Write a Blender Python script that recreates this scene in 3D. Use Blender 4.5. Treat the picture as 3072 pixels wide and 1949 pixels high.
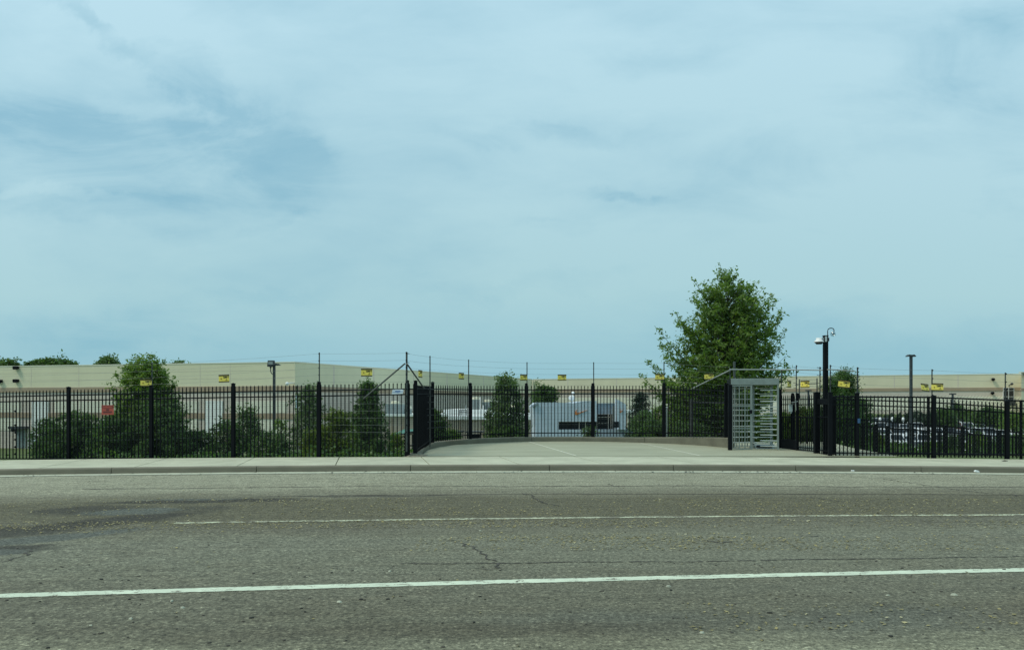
import bpy, math, random
import numpy as np
from mathutils import Vector, Matrix
R = math.radians
random.seed(7)
for o in list(bpy.data.objects): bpy.data.objects.remove(o)
S = bpy.context.scene
C = S.collection
H0 = 1.72; F = 2218.0; YH = 1212.0      # eye height, focal length and horizon used to lay out the site

# ---------------------------------------------------------------- camera
cd = bpy.data.cameras.new('camera'); cam = bpy.data.objects.new('camera', cd); C.objects.link(cam)
cam.location = (0, 0, H0); cam.rotation_euler = (R(90), 0, 0)
cd.sensor_width = 36; cd.lens = 36*F/3072; cd.shift_y = (YH-974.5)/3072
cd.clip_start = .1; cd.clip_end = 3000
S.camera = cam
S.view_settings.view_transform = 'Standard'; S.view_settings.look = 'None'
S.view_settings.gamma = 1; S.view_settings.exposure = 0
S.view_settings.use_curve_mapping = False

# ---------------------------------------------------------------- sun and sky
SUN_EL, SUN_AZ = R(54), R(-105)          # azimuth from +Y (into the picture), towards -X
sd = Vector((math.sin(SUN_AZ)*math.cos(SUN_EL), math.cos(SUN_AZ)*math.cos(SUN_EL), math.sin(SUN_EL)))
sl = bpy.data.lights.new('sun', 'SUN'); so = bpy.data.objects.new('sun', sl); C.objects.link(so)
so.rotation_euler = (-sd).to_track_quat('-Z', 'Y').to_euler()
sl.energy = 2.0; sl.angle = R(16); sl.color = (1, .93, .78)

W = bpy.data.worlds.new('World'); S.world = W; W.use_nodes = True
nt = W.node_tree; nt.nodes.clear()
def N(nt, t, **k):
    n = nt.nodes.new(t)
    for a, v in k.items():
        if a == 'ins':
            for i, x in v.items(): n.inputs[i].default_value = x
        else: setattr(n, a, v)
    return n
def L(nt, a, b): nt.links.new(a, b)
def math_n(nt, op, a, b=None, clamp=False):
    n = N(nt, 'ShaderNodeMath', operation=op, use_clamp=clamp)
    for i, v in enumerate((a, b)):
        if v is None: continue
        if isinstance(v, (int, float)): n.inputs[i].default_value = v
        else: L(nt, v, n.inputs[i])
    return n.outputs[0]
def ramp(nt, fac, stops, interp='LINEAR'):
    n = N(nt, 'ShaderNodeValToRGB'); cr = n.color_ramp; cr.interpolation = interp
    while len(cr.elements) < len(stops): cr.elements.new(.5)
    for e, (p, c) in zip(cr.elements, stops):
        e.position = p; e.color = (c[0], c[1], c[2], 1) if hasattr(c, '__len__') else (c, c, c, 1)
    L(nt, fac, n.inputs[0]); return n.outputs[0]
def mixc(nt, fac, a, b, mode='MIX'):
    n = N(nt, 'ShaderNodeMix', data_type='RGBA', blend_type=mode)
    for i, v in ((0, fac), (6, a), (7, b)):
        if isinstance(v, (int, float)): n.inputs[i].default_value = v
        elif isinstance(v, tuple): n.inputs[i].default_value = (*v[:3], 1)
        else: L(nt, v, n.inputs[i])
    return n.outputs[2]
tc = N(nt, 'ShaderNodeTexCoord'); sep = N(nt, 'ShaderNodeSeparateXYZ'); L(nt, tc.outputs['Generated'], sep.inputs[0])
dx, dy, dz = sep.outputs
zc_ = math_n(nt, 'MAXIMUM', dz, 0.0)
zz = math_n(nt, 'ADD', zc_, .34)                        # thin high cloud layer, seen on a plane overhead
cx = math_n(nt, 'DIVIDE', dx, zz); cy = math_n(nt, 'DIVIDE', dy, zz)
cv = N(nt, 'ShaderNodeCombineXYZ'); L(nt, cx, cv.inputs[0]); L(nt, cy, cv.inputs[1])
def cloud_noise(scale, sx, sy, rot, detail, rough, dist, loc=(0, 0, 0)):
    m = N(nt, 'ShaderNodeMapping'); m.inputs['Scale'].default_value = (sx, sy, 1); m.inputs['Rotation'].default_value = (0, 0, rot)
    m.inputs['Location'].default_value = loc
    L(nt, cv.outputs[0], m.inputs[0])
    n = N(nt, 'ShaderNodeTexNoise'); n.inputs['Scale'].default_value = scale; n.inputs['Detail'].default_value = detail
    n.inputs['Roughness'].default_value = rough; n.inputs['Distortion'].default_value = dist
    L(nt, m.outputs[0], n.inputs['Vector']); return n.outputs[0]
n1 = cloud_noise(.75, 1, 1.6, R(12), 3, .5, .5, (3.1, 1.7, 0))
n2 = cloud_noise(2.2, .7, 2.0, R(-35), 7, .6, .9, (1.3, 0.4, 0))
n3 = cloud_noise(.9, 1, .8, R(60), 8, .62, 1.4, (7, 2, 0))
# az / el coordinates of the gaps and streaks in the cloud sheet
ay = math_n(nt, 'MAXIMUM', math_n(nt, 'ABSOLUTE', dy), .2)
uu = math_n(nt, 'DIVIDE', dx, ay); vv = math_n(nt, 'DIVIDE', dz, ay)
uvv = N(nt, 'ShaderNodeCombineXYZ'); L(nt, uu, uvv.inputs[0]); L(nt, vv, uvv.inputs[1])
wn_ = N(nt, 'ShaderNodeTexNoise'); wn_.inputs['Scale'].default_value = 4.5; wn_.inputs['Detail'].default_value = 7; wn_.inputs['Roughness'].default_value = .62; L(nt, uvv.outputs[0], wn_.inputs['Vector'])
wsp = N(nt, 'ShaderNodeSeparateColor'); L(nt, wn_.outputs['Color'], wsp.inputs[0])
wu = math_n(nt, 'ADD', uu, math_n(nt, 'MULTIPLY', math_n(nt, 'SUBTRACT', wsp.outputs[0], .5), .26))
wv = math_n(nt, 'ADD', vv, math_n(nt, 'MULTIPLY', math_n(nt, 'SUBTRACT', wsp.outputs[1], .5), .15))
mw = N(nt, 'ShaderNodeMapping'); mw.inputs['Rotation'].default_value = (0, 0, R(28)); mw.inputs['Scale'].default_value = (3.2, 8.5, 1); L(nt, uvv.outputs[0], mw.inputs[0])
w4 = N(nt, 'ShaderNodeTexNoise'); w4.inputs['Scale'].default_value = 1; w4.inputs['Detail'].default_value = 9; w4.inputs['Roughness'].default_value = .62; w4.inputs['Distortion'].default_value = .8; L(nt, mw.outputs[0], w4.inputs['Vector'])
mw5 = N(nt, 'ShaderNodeMapping'); mw5.inputs['Location'].default_value = (4, 2, 0); mw5.inputs['Rotation'].default_value = (0, 0, R(-6)); mw5.inputs['Scale'].default_value = (2.2, 6.5, 1); L(nt, uvv.outputs[0], mw5.inputs[0])
w5 = N(nt, 'ShaderNodeTexNoise'); w5.inputs['Scale'].default_value = 1; w5.inputs['Detail'].default_value = 6; w5.inputs['Roughness'].default_value = .55; L(nt, mw5.outputs[0], w5.inputs['Vector'])
def blob(cx_, cy_, rx, ry, rot, p=1.0):
    a = math_n(nt, 'SUBTRACT', wu, cx_); b = math_n(nt, 'SUBTRACT', wv, cy_)
    c, s = math.cos(rot), math.sin(rot)
    e1 = math_n(nt, 'ADD', math_n(nt, 'MULTIPLY', a, c/rx), math_n(nt, 'MULTIPLY', b, s/rx))
    e2 = math_n(nt, 'ADD', math_n(nt, 'MULTIPLY', a, -s/ry), math_n(nt, 'MULTIPLY', b, c/ry))
    d = math_n(nt, 'SQRT', math_n(nt, 'ADD', math_n(nt, 'MULTIPLY', e1, e1), math_n(nt, 'MULTIPLY', e2, e2)))
    m = N(nt, 'ShaderNodeMapRange', interpolation_type='SMOOTHERSTEP'); m.inputs[1].default_value = 1.15; m.inputs[2].default_value = .1
    m.inputs[3].default_value = 0; m.inputs[4].default_value = p
    L(nt, d, m.inputs[0]); return m.outputs[0]
holes = [blob(-.53, .325, .27, .13, R(-14), .58), blob(-.335, .335, .13, .08, R(-48), .62), blob(-.40, .415, .17, .035, R(-40), .5),
         blob(-.70, .35, .08, .10, 0, .5), blob(-.60, .118, .30, .034, R(-3), .42), blob(-.33, .150, .17, .016, R(4), .36), blob(-.46, .090, .3, .02, R(0), .3),
         blob(.03, .368, .22, .020, R(-1), .34), blob(.142, .280, .070, .014, R(-4), .46), blob(.35, .30, .30, .11, R(8), .16),
         blob(.02, .16, .22, .022, R(5), .22), blob(.34, .085, .45, .05, R(-2), .28), blob(-.325, .243, .075, .010, R(14), .34),
         blob(.62, .46, .16, .10, R(30), .34), blob(.66, .18, .10, .3, 0, .18), blob(-.50, .235, .22, .016, R(-9), .25), blob(.55, .245, .25, .02, R(4), .18),
         blob(-.56, .53, .14, .02, R(-36), .34), blob(.25, .47, .3, .03, R(9), .16), blob(.04, .24, .06, .008, R(5), .15)]
acc = holes[0]
for h in holes[1:]:
    acc = math_n(nt, 'ADD', acc, math_n(nt, 'MULTIPLY', h, math_n(nt, 'SUBTRACT', 1.0, acc, True)))
bright = blob(-.455, .392, .11, .022, R(-14), .3)
br2 = blob(-.62, .285, .16, .012, R(-12), .3)
wisp = math_n(nt, 'MULTIPLY', math_n(nt, 'SUBTRACT', w4.outputs[0], .47), 2.2)
thin = math_n(nt, 'ADD', acc, math_n(nt, 'ADD', math_n(nt, 'MULTIPLY', math_n(nt, 'SUBTRACT', n1, .46), 1.1), math_n(nt, 'MULTIPLY', math_n(nt, 'SUBTRACT', w5.outputs[0], .45), 2.0)))
thin = math_n(nt, 'SUBTRACT', thin, math_n(nt, 'ADD', bright, br2))
thin = math_n(nt, 'SUBTRACT', thin, math_n(nt, 'MULTIPLY', wisp, math_n(nt, 'ADD', math_n(nt, 'MULTIPLY', acc, 1.5), .26)), True)
thin = math_n(nt, 'MULTIPLY', thin, math_n(nt, 'ADD', math_n(nt, 'MULTIPLY', math_n(nt, 'SUBTRACT', w4.outputs[0], .5), -1.3), .80), True)
vcl = math_n(nt, 'MULTIPLY', vv, 1.7, True)
thick_c = ramp(nt, vcl, [(0, (.275, .53, .62)), (.10, (.315, .565, .65)), (.25, (.415, .655, .705)), (.5, (.465, .705, .78)), (.95, (.525, .775, .88))])
thin_c = ramp(nt, vcl, [(0, (.225, .485, .60)), (.12, (.235, .495, .61)), (.35, (.275, .52, .635)), (.7, (.275, .525, .66)), (1, (.32, .575, .70))])
cloud = mixc(nt, thin, thick_c, thin_c)
lp = mixc(nt, 1.0, cloud, (10, 10, 10), 'MULTIPLY')
sky = N(nt, 'ShaderNodeTexSky', sky_type='NISHITA', sun_disc=False, sun_elevation=SUN_EL, sun_rotation=SUN_AZ, air_density=1.0, dust_density=1.0)
col = mixc(nt, .94, sky.outputs[0], lp)
bg = N(nt, 'ShaderNodeBackground'); bg.inputs['Strength'].default_value = .1; L(nt, col, bg.inputs['Color'])
wo = N(nt, 'ShaderNodeOutputWorld'); L(nt, bg.outputs[0], wo.inputs[0])

# ---------------------------------------------------------------- helpers
def X(px, D): return (px-1536)/F*D
def Z(py, D): return H0-(py-YH)/F*D
def P(px, py, D): return Vector((X(px, D), D, Z(py, D)))
def tag(o, label=None, cat=None, group=None, kind=None):
    if label: o['label'] = label
    if cat: o['category'] = cat
    if group: o['group'] = group
    if kind: o['kind'] = kind
    return o
def empty(name, loc, label=None, cat=None, group=None, rz=0):
    o = bpy.data.objects.new(name, None); C.objects.link(o); o.location = loc; o.rotation_euler = (0, 0, rz)
    o.empty_display_size = .3
    return tag(o, label, cat, group)
class MB:
    def __init__(s): s.v = []; s.f = []
    def add(s, vs, fs):
        b = len(s.v); s.v += [tuple(v) for v in vs]; s.f += [tuple(i+b for i in f) for f in fs]
    def box(s, c, d, rz=0.0, m=None):
        hx, hy, hz = d[0]/2, d[1]/2, d[2]/2
        vs = [Vector((sx*hx, sy*hy, sz*hz)) for sx in (-1, 1) for sy in (-1, 1) for sz in (-1, 1)]
        if m is not None: vs = [m @ v for v in vs]
        if rz: r = Matrix.Rotation(rz, 3, 'Z'); vs = [r @ v for v in vs]
        c = Vector(c); s.add([v+c for v in vs], [(0, 1, 3, 2), (4, 6, 7, 5), (0, 4, 5, 1), (2, 3, 7, 6), (0, 2, 6, 4), (1, 5, 7, 3)])
    def bb(s, x0, x1, y0, y1, z0, z1): s.box(((x0+x1)/2, (y0+y1)/2, (z0+z1)/2), (abs(x1-x0), abs(y1-y0), abs(z1-z0)))
    def bar(s, a, b, w, h=None, up=(0, 0, 1)):
        a, b = Vector(a), Vector(b); h = h or w; d = (b-a)
        if d.length < 1e-6: return
        d.normalize(); u = Vector(up)
        if abs(d.dot(u)) > .98: u = Vector((0, 1, 0))
        r = d.cross(u).normalized(); u = r.cross(d).normalized()
        vs = []
        for p in (a, b):
            for i, j in ((-1, -1), (1, -1), (1, 1), (-1, 1)): vs.append(p+r*(i*w/2)+u*(j*h/2))
        s.add(vs, [(3, 2, 1, 0), (4, 5, 6, 7), (0, 1, 5, 4), (1, 2, 6, 5), (2, 3, 7, 6), (3, 0, 4, 7)])
    def tube(s, pts, r, n=8, r2=None, cap=True):
        pts = [Vector(p) for p in pts]; rr = [r+(((r2 if r2 is not None else r)-r)*i/max(1, len(pts)-1)) for i in range(len(pts))]
        vs = []; fs = []
        for i, p in enumerate(pts):
            d = (pts[min(i+1, len(pts)-1)]-pts[max(i-1, 0)]).normalized()
            u = Vector((0, 0, 1)) if abs(d.z) < .95 else Vector((1, 0, 0))
            a = d.cross(u).normalized(); b = a.cross(d).normalized()
            for k in range(n):
                t = 2*math.pi*k/n; vs.append(p+(a*math.cos(t)+b*math.sin(t))*rr[i])
        for i in range(len(pts)-1):
            for k in range(n): fs.append((i*n+k, i*n+(k+1) % n, (i+1)*n+(k+1) % n, (i+1)*n+k))
        if cap: fs.append(tuple(range(n))[::-1]); fs.append(tuple((len(pts)-1)*n+k for k in range(n)))
        s.add(vs, fs)
    def lathe(s, prof, c, n=20):
        c = Vector(c); vs = []; fs = []
        for r, z in prof:
            for k in range(n): t = 2*math.pi*k/n; vs.append(c+Vector((r*math.cos(t), r*math.sin(t), z)))
        for i in range(len(prof)-1):
            for k in range(n): fs.append((i*n+k, i*n+(k+1) % n, (i+1)*n+(k+1) % n, (i+1)*n+k))
        fs.append(tuple(range(n))[::-1]); fs.append(tuple((len(prof)-1)*n+k for k in range(n)))
        s.add(vs, fs)
    def prism(s, poly, off):      # poly of 3-D points, pushed by off
        n = len(poly); off = Vector(off); a = [Vector(p) for p in poly]
        s.add(a+[p+off for p in a], [tuple(range(n)), tuple(range(2*n-1, n-1, -1))]+[(i, i+n, (i+1) % n+n, (i+1) % n) for i in range(n)])
    def strip(s, left, right):
        n = len(left); s.add(list(left)+list(right), [(i, i+1, n+i+1, n+i) for i in range(n-1)])
    def build(s, name, mat, parent=None, smooth=False, bevel=0.0):
        me = bpy.data.meshes.new(name)
        off = Vector(parent['_o']) if parent is not None and '_o' in parent else Vector((0, 0, 0))
        if parent is None: off = Vector((0, 0, 0))
        me.from_pydata([(v[0]-off[0], v[1]-off[1], v[2]-off[2]) for v in s.v], [], s.f); me.update()
        import bmesh
        b = bmesh.new(); b.from_mesh(me); bmesh.ops.recalc_face_normals(b, faces=b.faces); b.to_mesh(me); b.free()
        if smooth: me.polygons.foreach_set('use_smooth', [True]*len(me.polygons))
        me.materials.append(mat); o = bpy.data.objects.new(name, me); C.objects.link(o)
        if parent is not None: o.parent = parent
        o['_o'] = [float(c) for c in off]
        if bevel:
            m = o.modifiers.new('bevel', 'BEVEL'); m.width = bevel; m.segments = 2; m.limit_method = 'ANGLE'
        return o
def at(name, loc, *a, **k):            # an Empty whose parts are given in world coordinates
    o = empty(name, loc, *a, **k); o['_o'] = [float(c) for c in loc]; return o
def sub(o, parent):                     # a part that carries sub-parts given in world coordinates
    o['_o'] = list(parent['_o']) if '_o' in parent else [0., 0., 0.]; return o
def copy_tree(o, parent=None):
    c = o.copy(); C.objects.link(c); c.parent = parent
    for ch in o.children: copy_tree(ch, c)
    return c

# ---------------------------------------------------------------- materials
def mat(name, col, rough=.7, metal=0.0, var=.12, scale=3.0, bump=0.0, bscale=40.0, spec=.5, stretch=(1, 1, 1), trans=0):
    m = bpy.data.materials.new(name); m.use_nodes = True; t = m.node_tree; b = t.nodes['Principled BSDF']
    b.inputs['Roughness'].default_value = rough; b.inputs['Metallic'].default_value = metal
    b.inputs['Specular IOR Level'].default_value = spec
    g = N(t, 'ShaderNodeNewGeometry'); mp = N(t, 'ShaderNodeMapping'); mp.inputs['Scale'].default_value = stretch
    L(t, g.outputs['Position'], mp.inputs[0])
    n = N(t, 'ShaderNodeTexNoise'); n.inputs['Scale'].default_value = scale; n.inputs['Detail'].default_value = 6; n.inputs['Roughness'].default_value = .62
    L(t, mp.outputs[0], n.inputs['Vector'])
    lo = tuple(c*(1-var) for c in col); hi = tuple(min(1, c*(1+var)) for c in col)
    L(t, ramp(t, n.outputs[0], [(.3, lo), (.7, hi)]), b.inputs['Base Color'])
    if bump:
        n2 = N(t, 'ShaderNodeTexNoise'); n2.inputs['Scale'].default_value = bscale; n2.inputs['Detail'].default_value = 4
        L(t, mp.outputs[0], n2.inputs['Vector'])
        bp = N(t, 'ShaderNodeBump'); bp.inputs['Strength'].default_value = bump; bp.inputs['Distance'].default_value = .01
        L(t, n2.outputs[0], bp.inputs['Height']); L(t, bp.outputs[0], b.inputs['Normal'])
    return m
def leaf_mat(name, dark, light, yellow=None, transl=.3):
    m = bpy.data.materials.new(name); m.use_nodes = True; t = m.node_tree; t.nodes.clear()
    g = N(t, 'ShaderNodeNewGeometry')
    n = N(t, 'ShaderNodeTexNoise'); n.inputs['Scale'].default_value = 1.3; n.inputs['Detail'].default_value = 3; L(t, g.outputs['Position'], n.inputs['Vector'])
    f = math_n(t, 'ADD', math_n(t, 'MULTIPLY', g.outputs['Random Per Island'], .55), math_n(t, 'MULTIPLY', math_n(t, 'SUBTRACT', n.outputs[0], .25), .9), True)
    st = [(.1, dark), (.75, light)]
    if yellow: st.append((1, yellow))
    c = ramp(t, f, st)
    d = N(t, 'ShaderNodeBsdfPrincipled'); d.inputs['Roughness'].default_value = .5; d.inputs['Specular IOR Level'].default_value = .35; L(t, c, d.inputs['Base Color'])
    tr = N(t, 'ShaderNodeBsdfTranslucent'); L(t, mixc(t, 1.0, c, (1.3, 1.5, .6), 'MULTIPLY'), tr.inputs[0])
    mx = N(t, 'ShaderNodeMixShader'); mx.inputs[0].default_value = transl; L(t, d.outputs[0], mx.inputs[1]); L(t, tr.outputs[0], mx.inputs[2])
    o = N(t, 'ShaderNodeOutputMaterial'); L(t, mx.outputs[0], o.inputs[0]); return m
M = {}
M['black'] = mat('black_powder_coat', (.0035, .005, .007), .6, var=.3, spec=.14)
M['pole'] = mat('dark_pole_paint', (.035, .042, .047), .5, var=.2)
M['thin'] = mat('dark_galvanised_tube', (.055, .065, .06), .5, .2, var=.25)
M['wire'] = mat('steel_wire', (.16, .19, .19), .5, .2, var=.2)
M['mesh'] = mat('black_wire_mesh', (.03, .038, .036), .6, var=.2)
M['galv'] = mat('galvanised_tube', (.30, .33, .31), .45, .3, var=.2)
M['turn'] = mat('grey_turnstile_steel', (.215, .255, .235), .42, .25, var=.14, scale=5)
M['arm'] = mat('turnstile_arm_steel', (.48, .53, .50), .35, .45, var=.1)
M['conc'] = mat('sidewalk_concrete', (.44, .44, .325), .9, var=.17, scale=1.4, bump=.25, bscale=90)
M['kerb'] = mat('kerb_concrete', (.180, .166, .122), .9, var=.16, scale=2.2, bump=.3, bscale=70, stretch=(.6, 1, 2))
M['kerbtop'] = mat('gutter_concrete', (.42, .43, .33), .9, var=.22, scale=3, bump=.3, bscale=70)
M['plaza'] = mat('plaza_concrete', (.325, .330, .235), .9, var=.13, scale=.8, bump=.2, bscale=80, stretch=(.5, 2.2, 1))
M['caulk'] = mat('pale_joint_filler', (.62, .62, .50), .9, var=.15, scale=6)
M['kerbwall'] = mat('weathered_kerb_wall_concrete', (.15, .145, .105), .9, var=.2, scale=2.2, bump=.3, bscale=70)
M['soil'] = mat('joint_dirt', (.03, .03, .024), .95, var=.3, scale=9)
M['beige'] = mat('beige_painted_panel', (.68, .645, .455), .85, var=.045, scale=.35, stretch=(1, 1, .5))
M['beige2'] = mat('beige_painted_panel_side', (.68, .63, .45), .85, var=.05, scale=.3)
M['tan'] = mat('tan_stripe_paint', (.36, .275, .19), .85, var=.08, scale=.6)
M['pink'] = mat('pinkish_wall_paint', (.60, .53, .45), .85, var=.06, scale=.5)
M['cream'] = mat('cream_wall_panel', (.76, .74, .60), .85, var=.05, scale=.5)
M['white'] = mat('white_wall_panel', (.84, .86, .82), .8, var=.05, scale=.8)
M['whitepaint'] = mat('white_paint', (.75, .77, .76), .5, var=.05)
M['bluewall'] = mat('pale_blue_metal_siding', (.52, .60, .68), .6, var=.07, scale=.7, stretch=(3, 3, .25))
M['bluewall2'] = mat('blue_grey_metal_siding', (.34, .40, .47), .6, var=.08, scale=.7, stretch=(3, 3, .25))
M['glass'] = mat('dark_window_glass', (.012, .016, .022), .12, var=.2)
M['brick'] = mat('tan_brick', (.45, .37, .29), .9, var=.12, scale=2)
M['grey'] = mat('grey_mechanical_unit', (.26, .30, .29), .7, var=.14, scale=1.5)
M['darkbrown'] = mat('dark_brown_metal', (.03, .028, .026), .6, var=.3)
M['green'] = mat('green_canopy_fabric', (.06, .20, .15), .7, var=.15)
M['yellow'] = mat('yellow_sign_face', (.78, .64, .11), .5, var=.08, scale=6)
M['ink'] = mat('black_sign_ink', (.012, .012, .01), .6, var=.2)
M['olive'] = mat('ochre_symbol_ink', (.36, .25, .03), .6, var=.1)
M['red'] = mat('red_sign_face', (.40, .075, .05), .6, var=.12, scale=12)
M['darkred'] = mat('dark_red_ink', (.14, .03, .025), .6, var=.15)
M['signwhite'] = mat('white_sign_face', (.70, .76, .80), .5, var=.06)
M['signblue'] = mat('blue_sign_ink', (.16, .24, .42), .5, var=.1)
M['orange'] = mat('orange_logo_paint', (.62, .20, .04), .5, var=.08)
M['box'] = mat('pale_grey_enclosure', (.42, .50, .50), .5, var=.06)
M['tyre'] = mat('tyre_rubber', (.012, .012, .012), .85, var=.2)
M['rim'] = mat('wheel_rim', (.35, .36, .37), .3, .8, var=.1)
M['lamp'] = mat('headlight_lens', (.55, .6, .62), .15, var=.05)
M['bark'] = mat('grey_brown_bark', (.085, .07, .055), .95, var=.35, scale=9, bump=.6, bscale=30)
M['redthing'] = mat('faded_red_paint', (.22, .05, .04), .6, var=.1)
M['bluetag'] = mat('blue_plastic', (.03, .09, .2), .5, var=.1)
M['leafA'] = leaf_mat('mid_green_leaves', (.065, .125, .03), (.18, .265, .065), (.29, .36, .11), .45)
M['leafB'] = leaf_mat('dark_green_leaves', (.045, .09, .034), (.11, .185, .06), (.18, .26, .09), .38)
M['leafC'] = leaf_mat('yellow_green_leaves', (.07, .12, .02), (.17, .22, .04), (.25, .28, .06), .4)
M['leafD'] = leaf_mat('blue_green_needles', (.02, .045, .028), (.045, .08, .045), None, .15)
M['leafE'] = leaf_mat('pale_green_leaves', (.06, .11, .045), (.15, .21, .10), (.26, .32, .19), .4)

# ground materials
def pos(t):
    g = N(t, 'ShaderNodeNewGeometry'); return g.outputs['Position']
def noise(t, scale, detail=5, rough=.6, vec=None, stretch=None, dist=0):
    v = vec or pos(t)
    if stretch:
        mp = N(t, 'ShaderNodeMapping'); mp.inputs['Scale'].default_value = stretch; L(t, v, mp.inputs[0]); v = mp.outputs[0]
    n = N(t, 'ShaderNodeTexNoise'); n.inputs['Scale'].default_value = scale; n.inputs['Detail'].default_value = detail
    n.inputs['Roughness'].default_value = rough; n.inputs['Distortion'].default_value = dist; L(t, v, n.inputs['Vector']); return n.outputs[0]
def asphalt():
    m = bpy.data.materials.new('worn_asphalt'); m.use_nodes = True; t = m.node_tree; b = t.nodes['Principled BSDF']
    p = pos(t); s = N(t, 'ShaderNodeSeparateXYZ'); L(t, p, s.inputs[0])
    big = noise(t, .55, 4, .6, stretch=(.35, 1.2, 1)); mid = noise(t, 2.6, 6, .65, stretch=(.5, 1.5, 1), dist=.6)
    # lane wear bands lie across the road: distance skewed with the lane lines and wobbled by noise
    yy = math_n(t, 'SUBTRACT', s.outputs[1], math_n(t, 'MULTIPLY', s.outputs[0], .05))
    yy = math_n(t, 'ADD', yy, math_n(t, 'MULTIPLY', math_n(t, 'SUBTRACT', big, .5), 2.2))
    yy = math_n(t, 'ADD', yy, math_n(t, 'MULTIPLY', math_n(t, 'SUBTRACT', mid, .5), .7))
    f = math_n(t, 'DIVIDE', yy, 20, True)
    lt = (.295, .278, .205); dk = (.155, .142, .105); md = (.205, .195, .152); br = (.138, .122, .082); kb = (.335, .312, .238)
    base = ramp(t, f, [(0, lt), (.24, lt), (.285, dk), (.34, (.17, .158, .12)), (.40, (.20, .19, .145)), (.47, md), (.495, (.20, .187, .14)), (.535, (.16, .145, .11)), (.565, br), (.67, br), (.705, (.20, .18, .13)), (.73, (.22, .20, .15)), (.775, kb), (.93, (.365, .342, .265))])
    pat = noise(t, 1.1, 5, .65, stretch=(.7, 1.4, 1), dist=1.0)
    base = mixc(t, math_n(t, 'MULTIPLY', ramp(t, pat, [(.45, 0), (.75, 1)]), .35), base, (.13, .105, .07))
    streak = noise(t, 3.2, 5, .6, stretch=(.12, 2.6, 1))
    base = mixc(t, 1.0, base, ramp(t, streak, [(.25, .84), (.75, 1.16)]), 'MULTIPLY')
    # sealed / oil-darkened patches on the left
    wob = N(t, 'ShaderNodeTexNoise'); wob.inputs['Scale'].default_value = 1.6; wob.inputs['Detail'].default_value = 5; L(t, p, wob.inputs['Vector'])
    ws = N(t, 'ShaderNodeSeparateColor'); L(t, wob.outputs['Color'], ws.inputs[0])
    wx = math_n(t, 'ADD', s.outputs[0], math_n(t, 'MULTIPLY', math_n(t, 'SUBTRACT', ws.outputs[0], .5), .8))
    wy = math_n(t, 'ADD', s.outputs[1], math_n(t, 'MULTIPLY', math_n(t, 'SUBTRACT', ws.outputs[1], .5), .55))
    def ell(cx, cy, rx, ry, rot, soft=.35, p_=1.0):
        a = math_n(t, 'SUBTRACT', wx, cx); bb = math_n(t, 'SUBTRACT', wy, cy); c, si = math.cos(rot), math.sin(rot)
        e1 = math_n(t, 'ADD', math_n(t, 'MULTIPLY', a, c/rx), math_n(t, 'MULTIPLY', bb, si/rx))
        e2 = math_n(t, 'ADD', math_n(t, 'MULTIPLY', a, -si/ry), math_n(t, 'MULTIPLY', bb, c/ry))
        d = math_n(t, 'SQRT', math_n(t, 'ADD', math_n(t, 'MULTIPLY', e1, e1), math_n(t, 'MULTIPLY', e2, e2)))
        q = N(t, 'ShaderNodeMapRange', interpolation_type='SMOOTHSTEP'); q.inputs[1].default_value = 1+soft; q.inputs[2].default_value = 1-soft
        q.inputs[4].default_value = p_; L(t, d, q.inputs[0]); return q.outputs[0]
    dark = None
    for e in [(-6.1, 11.0, 1.5, .50, R(42), .35, .85), (-7.0, 12.3, .9, .55, 0, .4, .75), (-5.6, 13.4, 1.8, .26, R(4), .3, .9), (-7.2, 10.0, 1.2, .6, R(25), .35, .8), (-6.4, 8.75, .9, .32, R(20), .3, .85), (-2.9, 13.95, 2.2, .10, R(1), .5, .7), (-5.2, 12.4, .5, .3, 0, .5, .6)]:
        q = ell(*e); dark = q if dark is None else math_n(t, 'MAXIMUM', dark, q)
    base = mixc(t, dark, base, (.048, .042, .036))
    blu = None
    for e in [(-6.2, 12.1, .75, .36, R(4), .25, .95), (-6.1, 9.65, 1.3, .27, R(38), .25, .95), (-6.0, 13.62, .95, .13, 0, .35, .9), (-6.2, 8.72, .5, .15, R(5), .3, .9), (1.2, 5.85, 1.3, .28, R(-3), .6, .35), (3.4, 5.9, 1.6, .35, R(3), .6, .5)]:
        q = ell(*e); blu = q if blu is None else math_n(t, 'MAXIMUM', blu, q)
    base = mixc(t, blu, base, (.122, .124, .112))
    dk2 = ell(-.2, 5.65, 1.9, .18, R(2), .7, .55); base = mixc(t, dk2, base, (.10, .085, .06))
    bn2 = ell(6.0, 6.1, 2.0, .8, R(10), .6, .45); base = mixc(t, bn2, base, (.17, .12, .065))
    base = mixc(t, 1.0, base, (.785, .82, .755), 'MULTIPLY')
    # aggregate grain
    g1 = noise(t, 24, 4, .75); g2 = noise(t, 75, 2, .6); g3 = noise(t, 6, 5, .7, stretch=(.5, 1.3, 1))
    vo = N(t, 'ShaderNodeTexVoronoi'); vo.inputs['Scale'].default_value = 55; L(t, p, vo.inputs['Vector'])
    vs = N(t, 'ShaderNodeSeparateColor'); L(t, vo.outputs['Color'], vs.inputs[0])
    g = math_n(t, 'ADD', math_n(t, 'MULTIPLY', g1, .72), math_n(t, 'MULTIPLY', g2, .28))
    base = mixc(t, 1.0, base, ramp(t, g3, [(.3, .80), (.7, 1.2)]), 'MULTIPLY')
    base = mixc(t, 1.0, base, ramp(t, g, [(.36, .34), (.47, .86), (.54, 1.12), (.66, 2.1)]), 'MULTIPLY')
    base = mixc(t, 1.0, base, ramp(t, vs.outputs[0], [(0, .74), (.6, 1.0), (.93, 1.12), (1, 1.75)]), 'MULTIPLY')
    L(t, base, b.inputs['Base Color']); b.inputs['Roughness'].default_value = .88; b.inputs['Specular IOR Level'].default_value = .3
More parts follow.
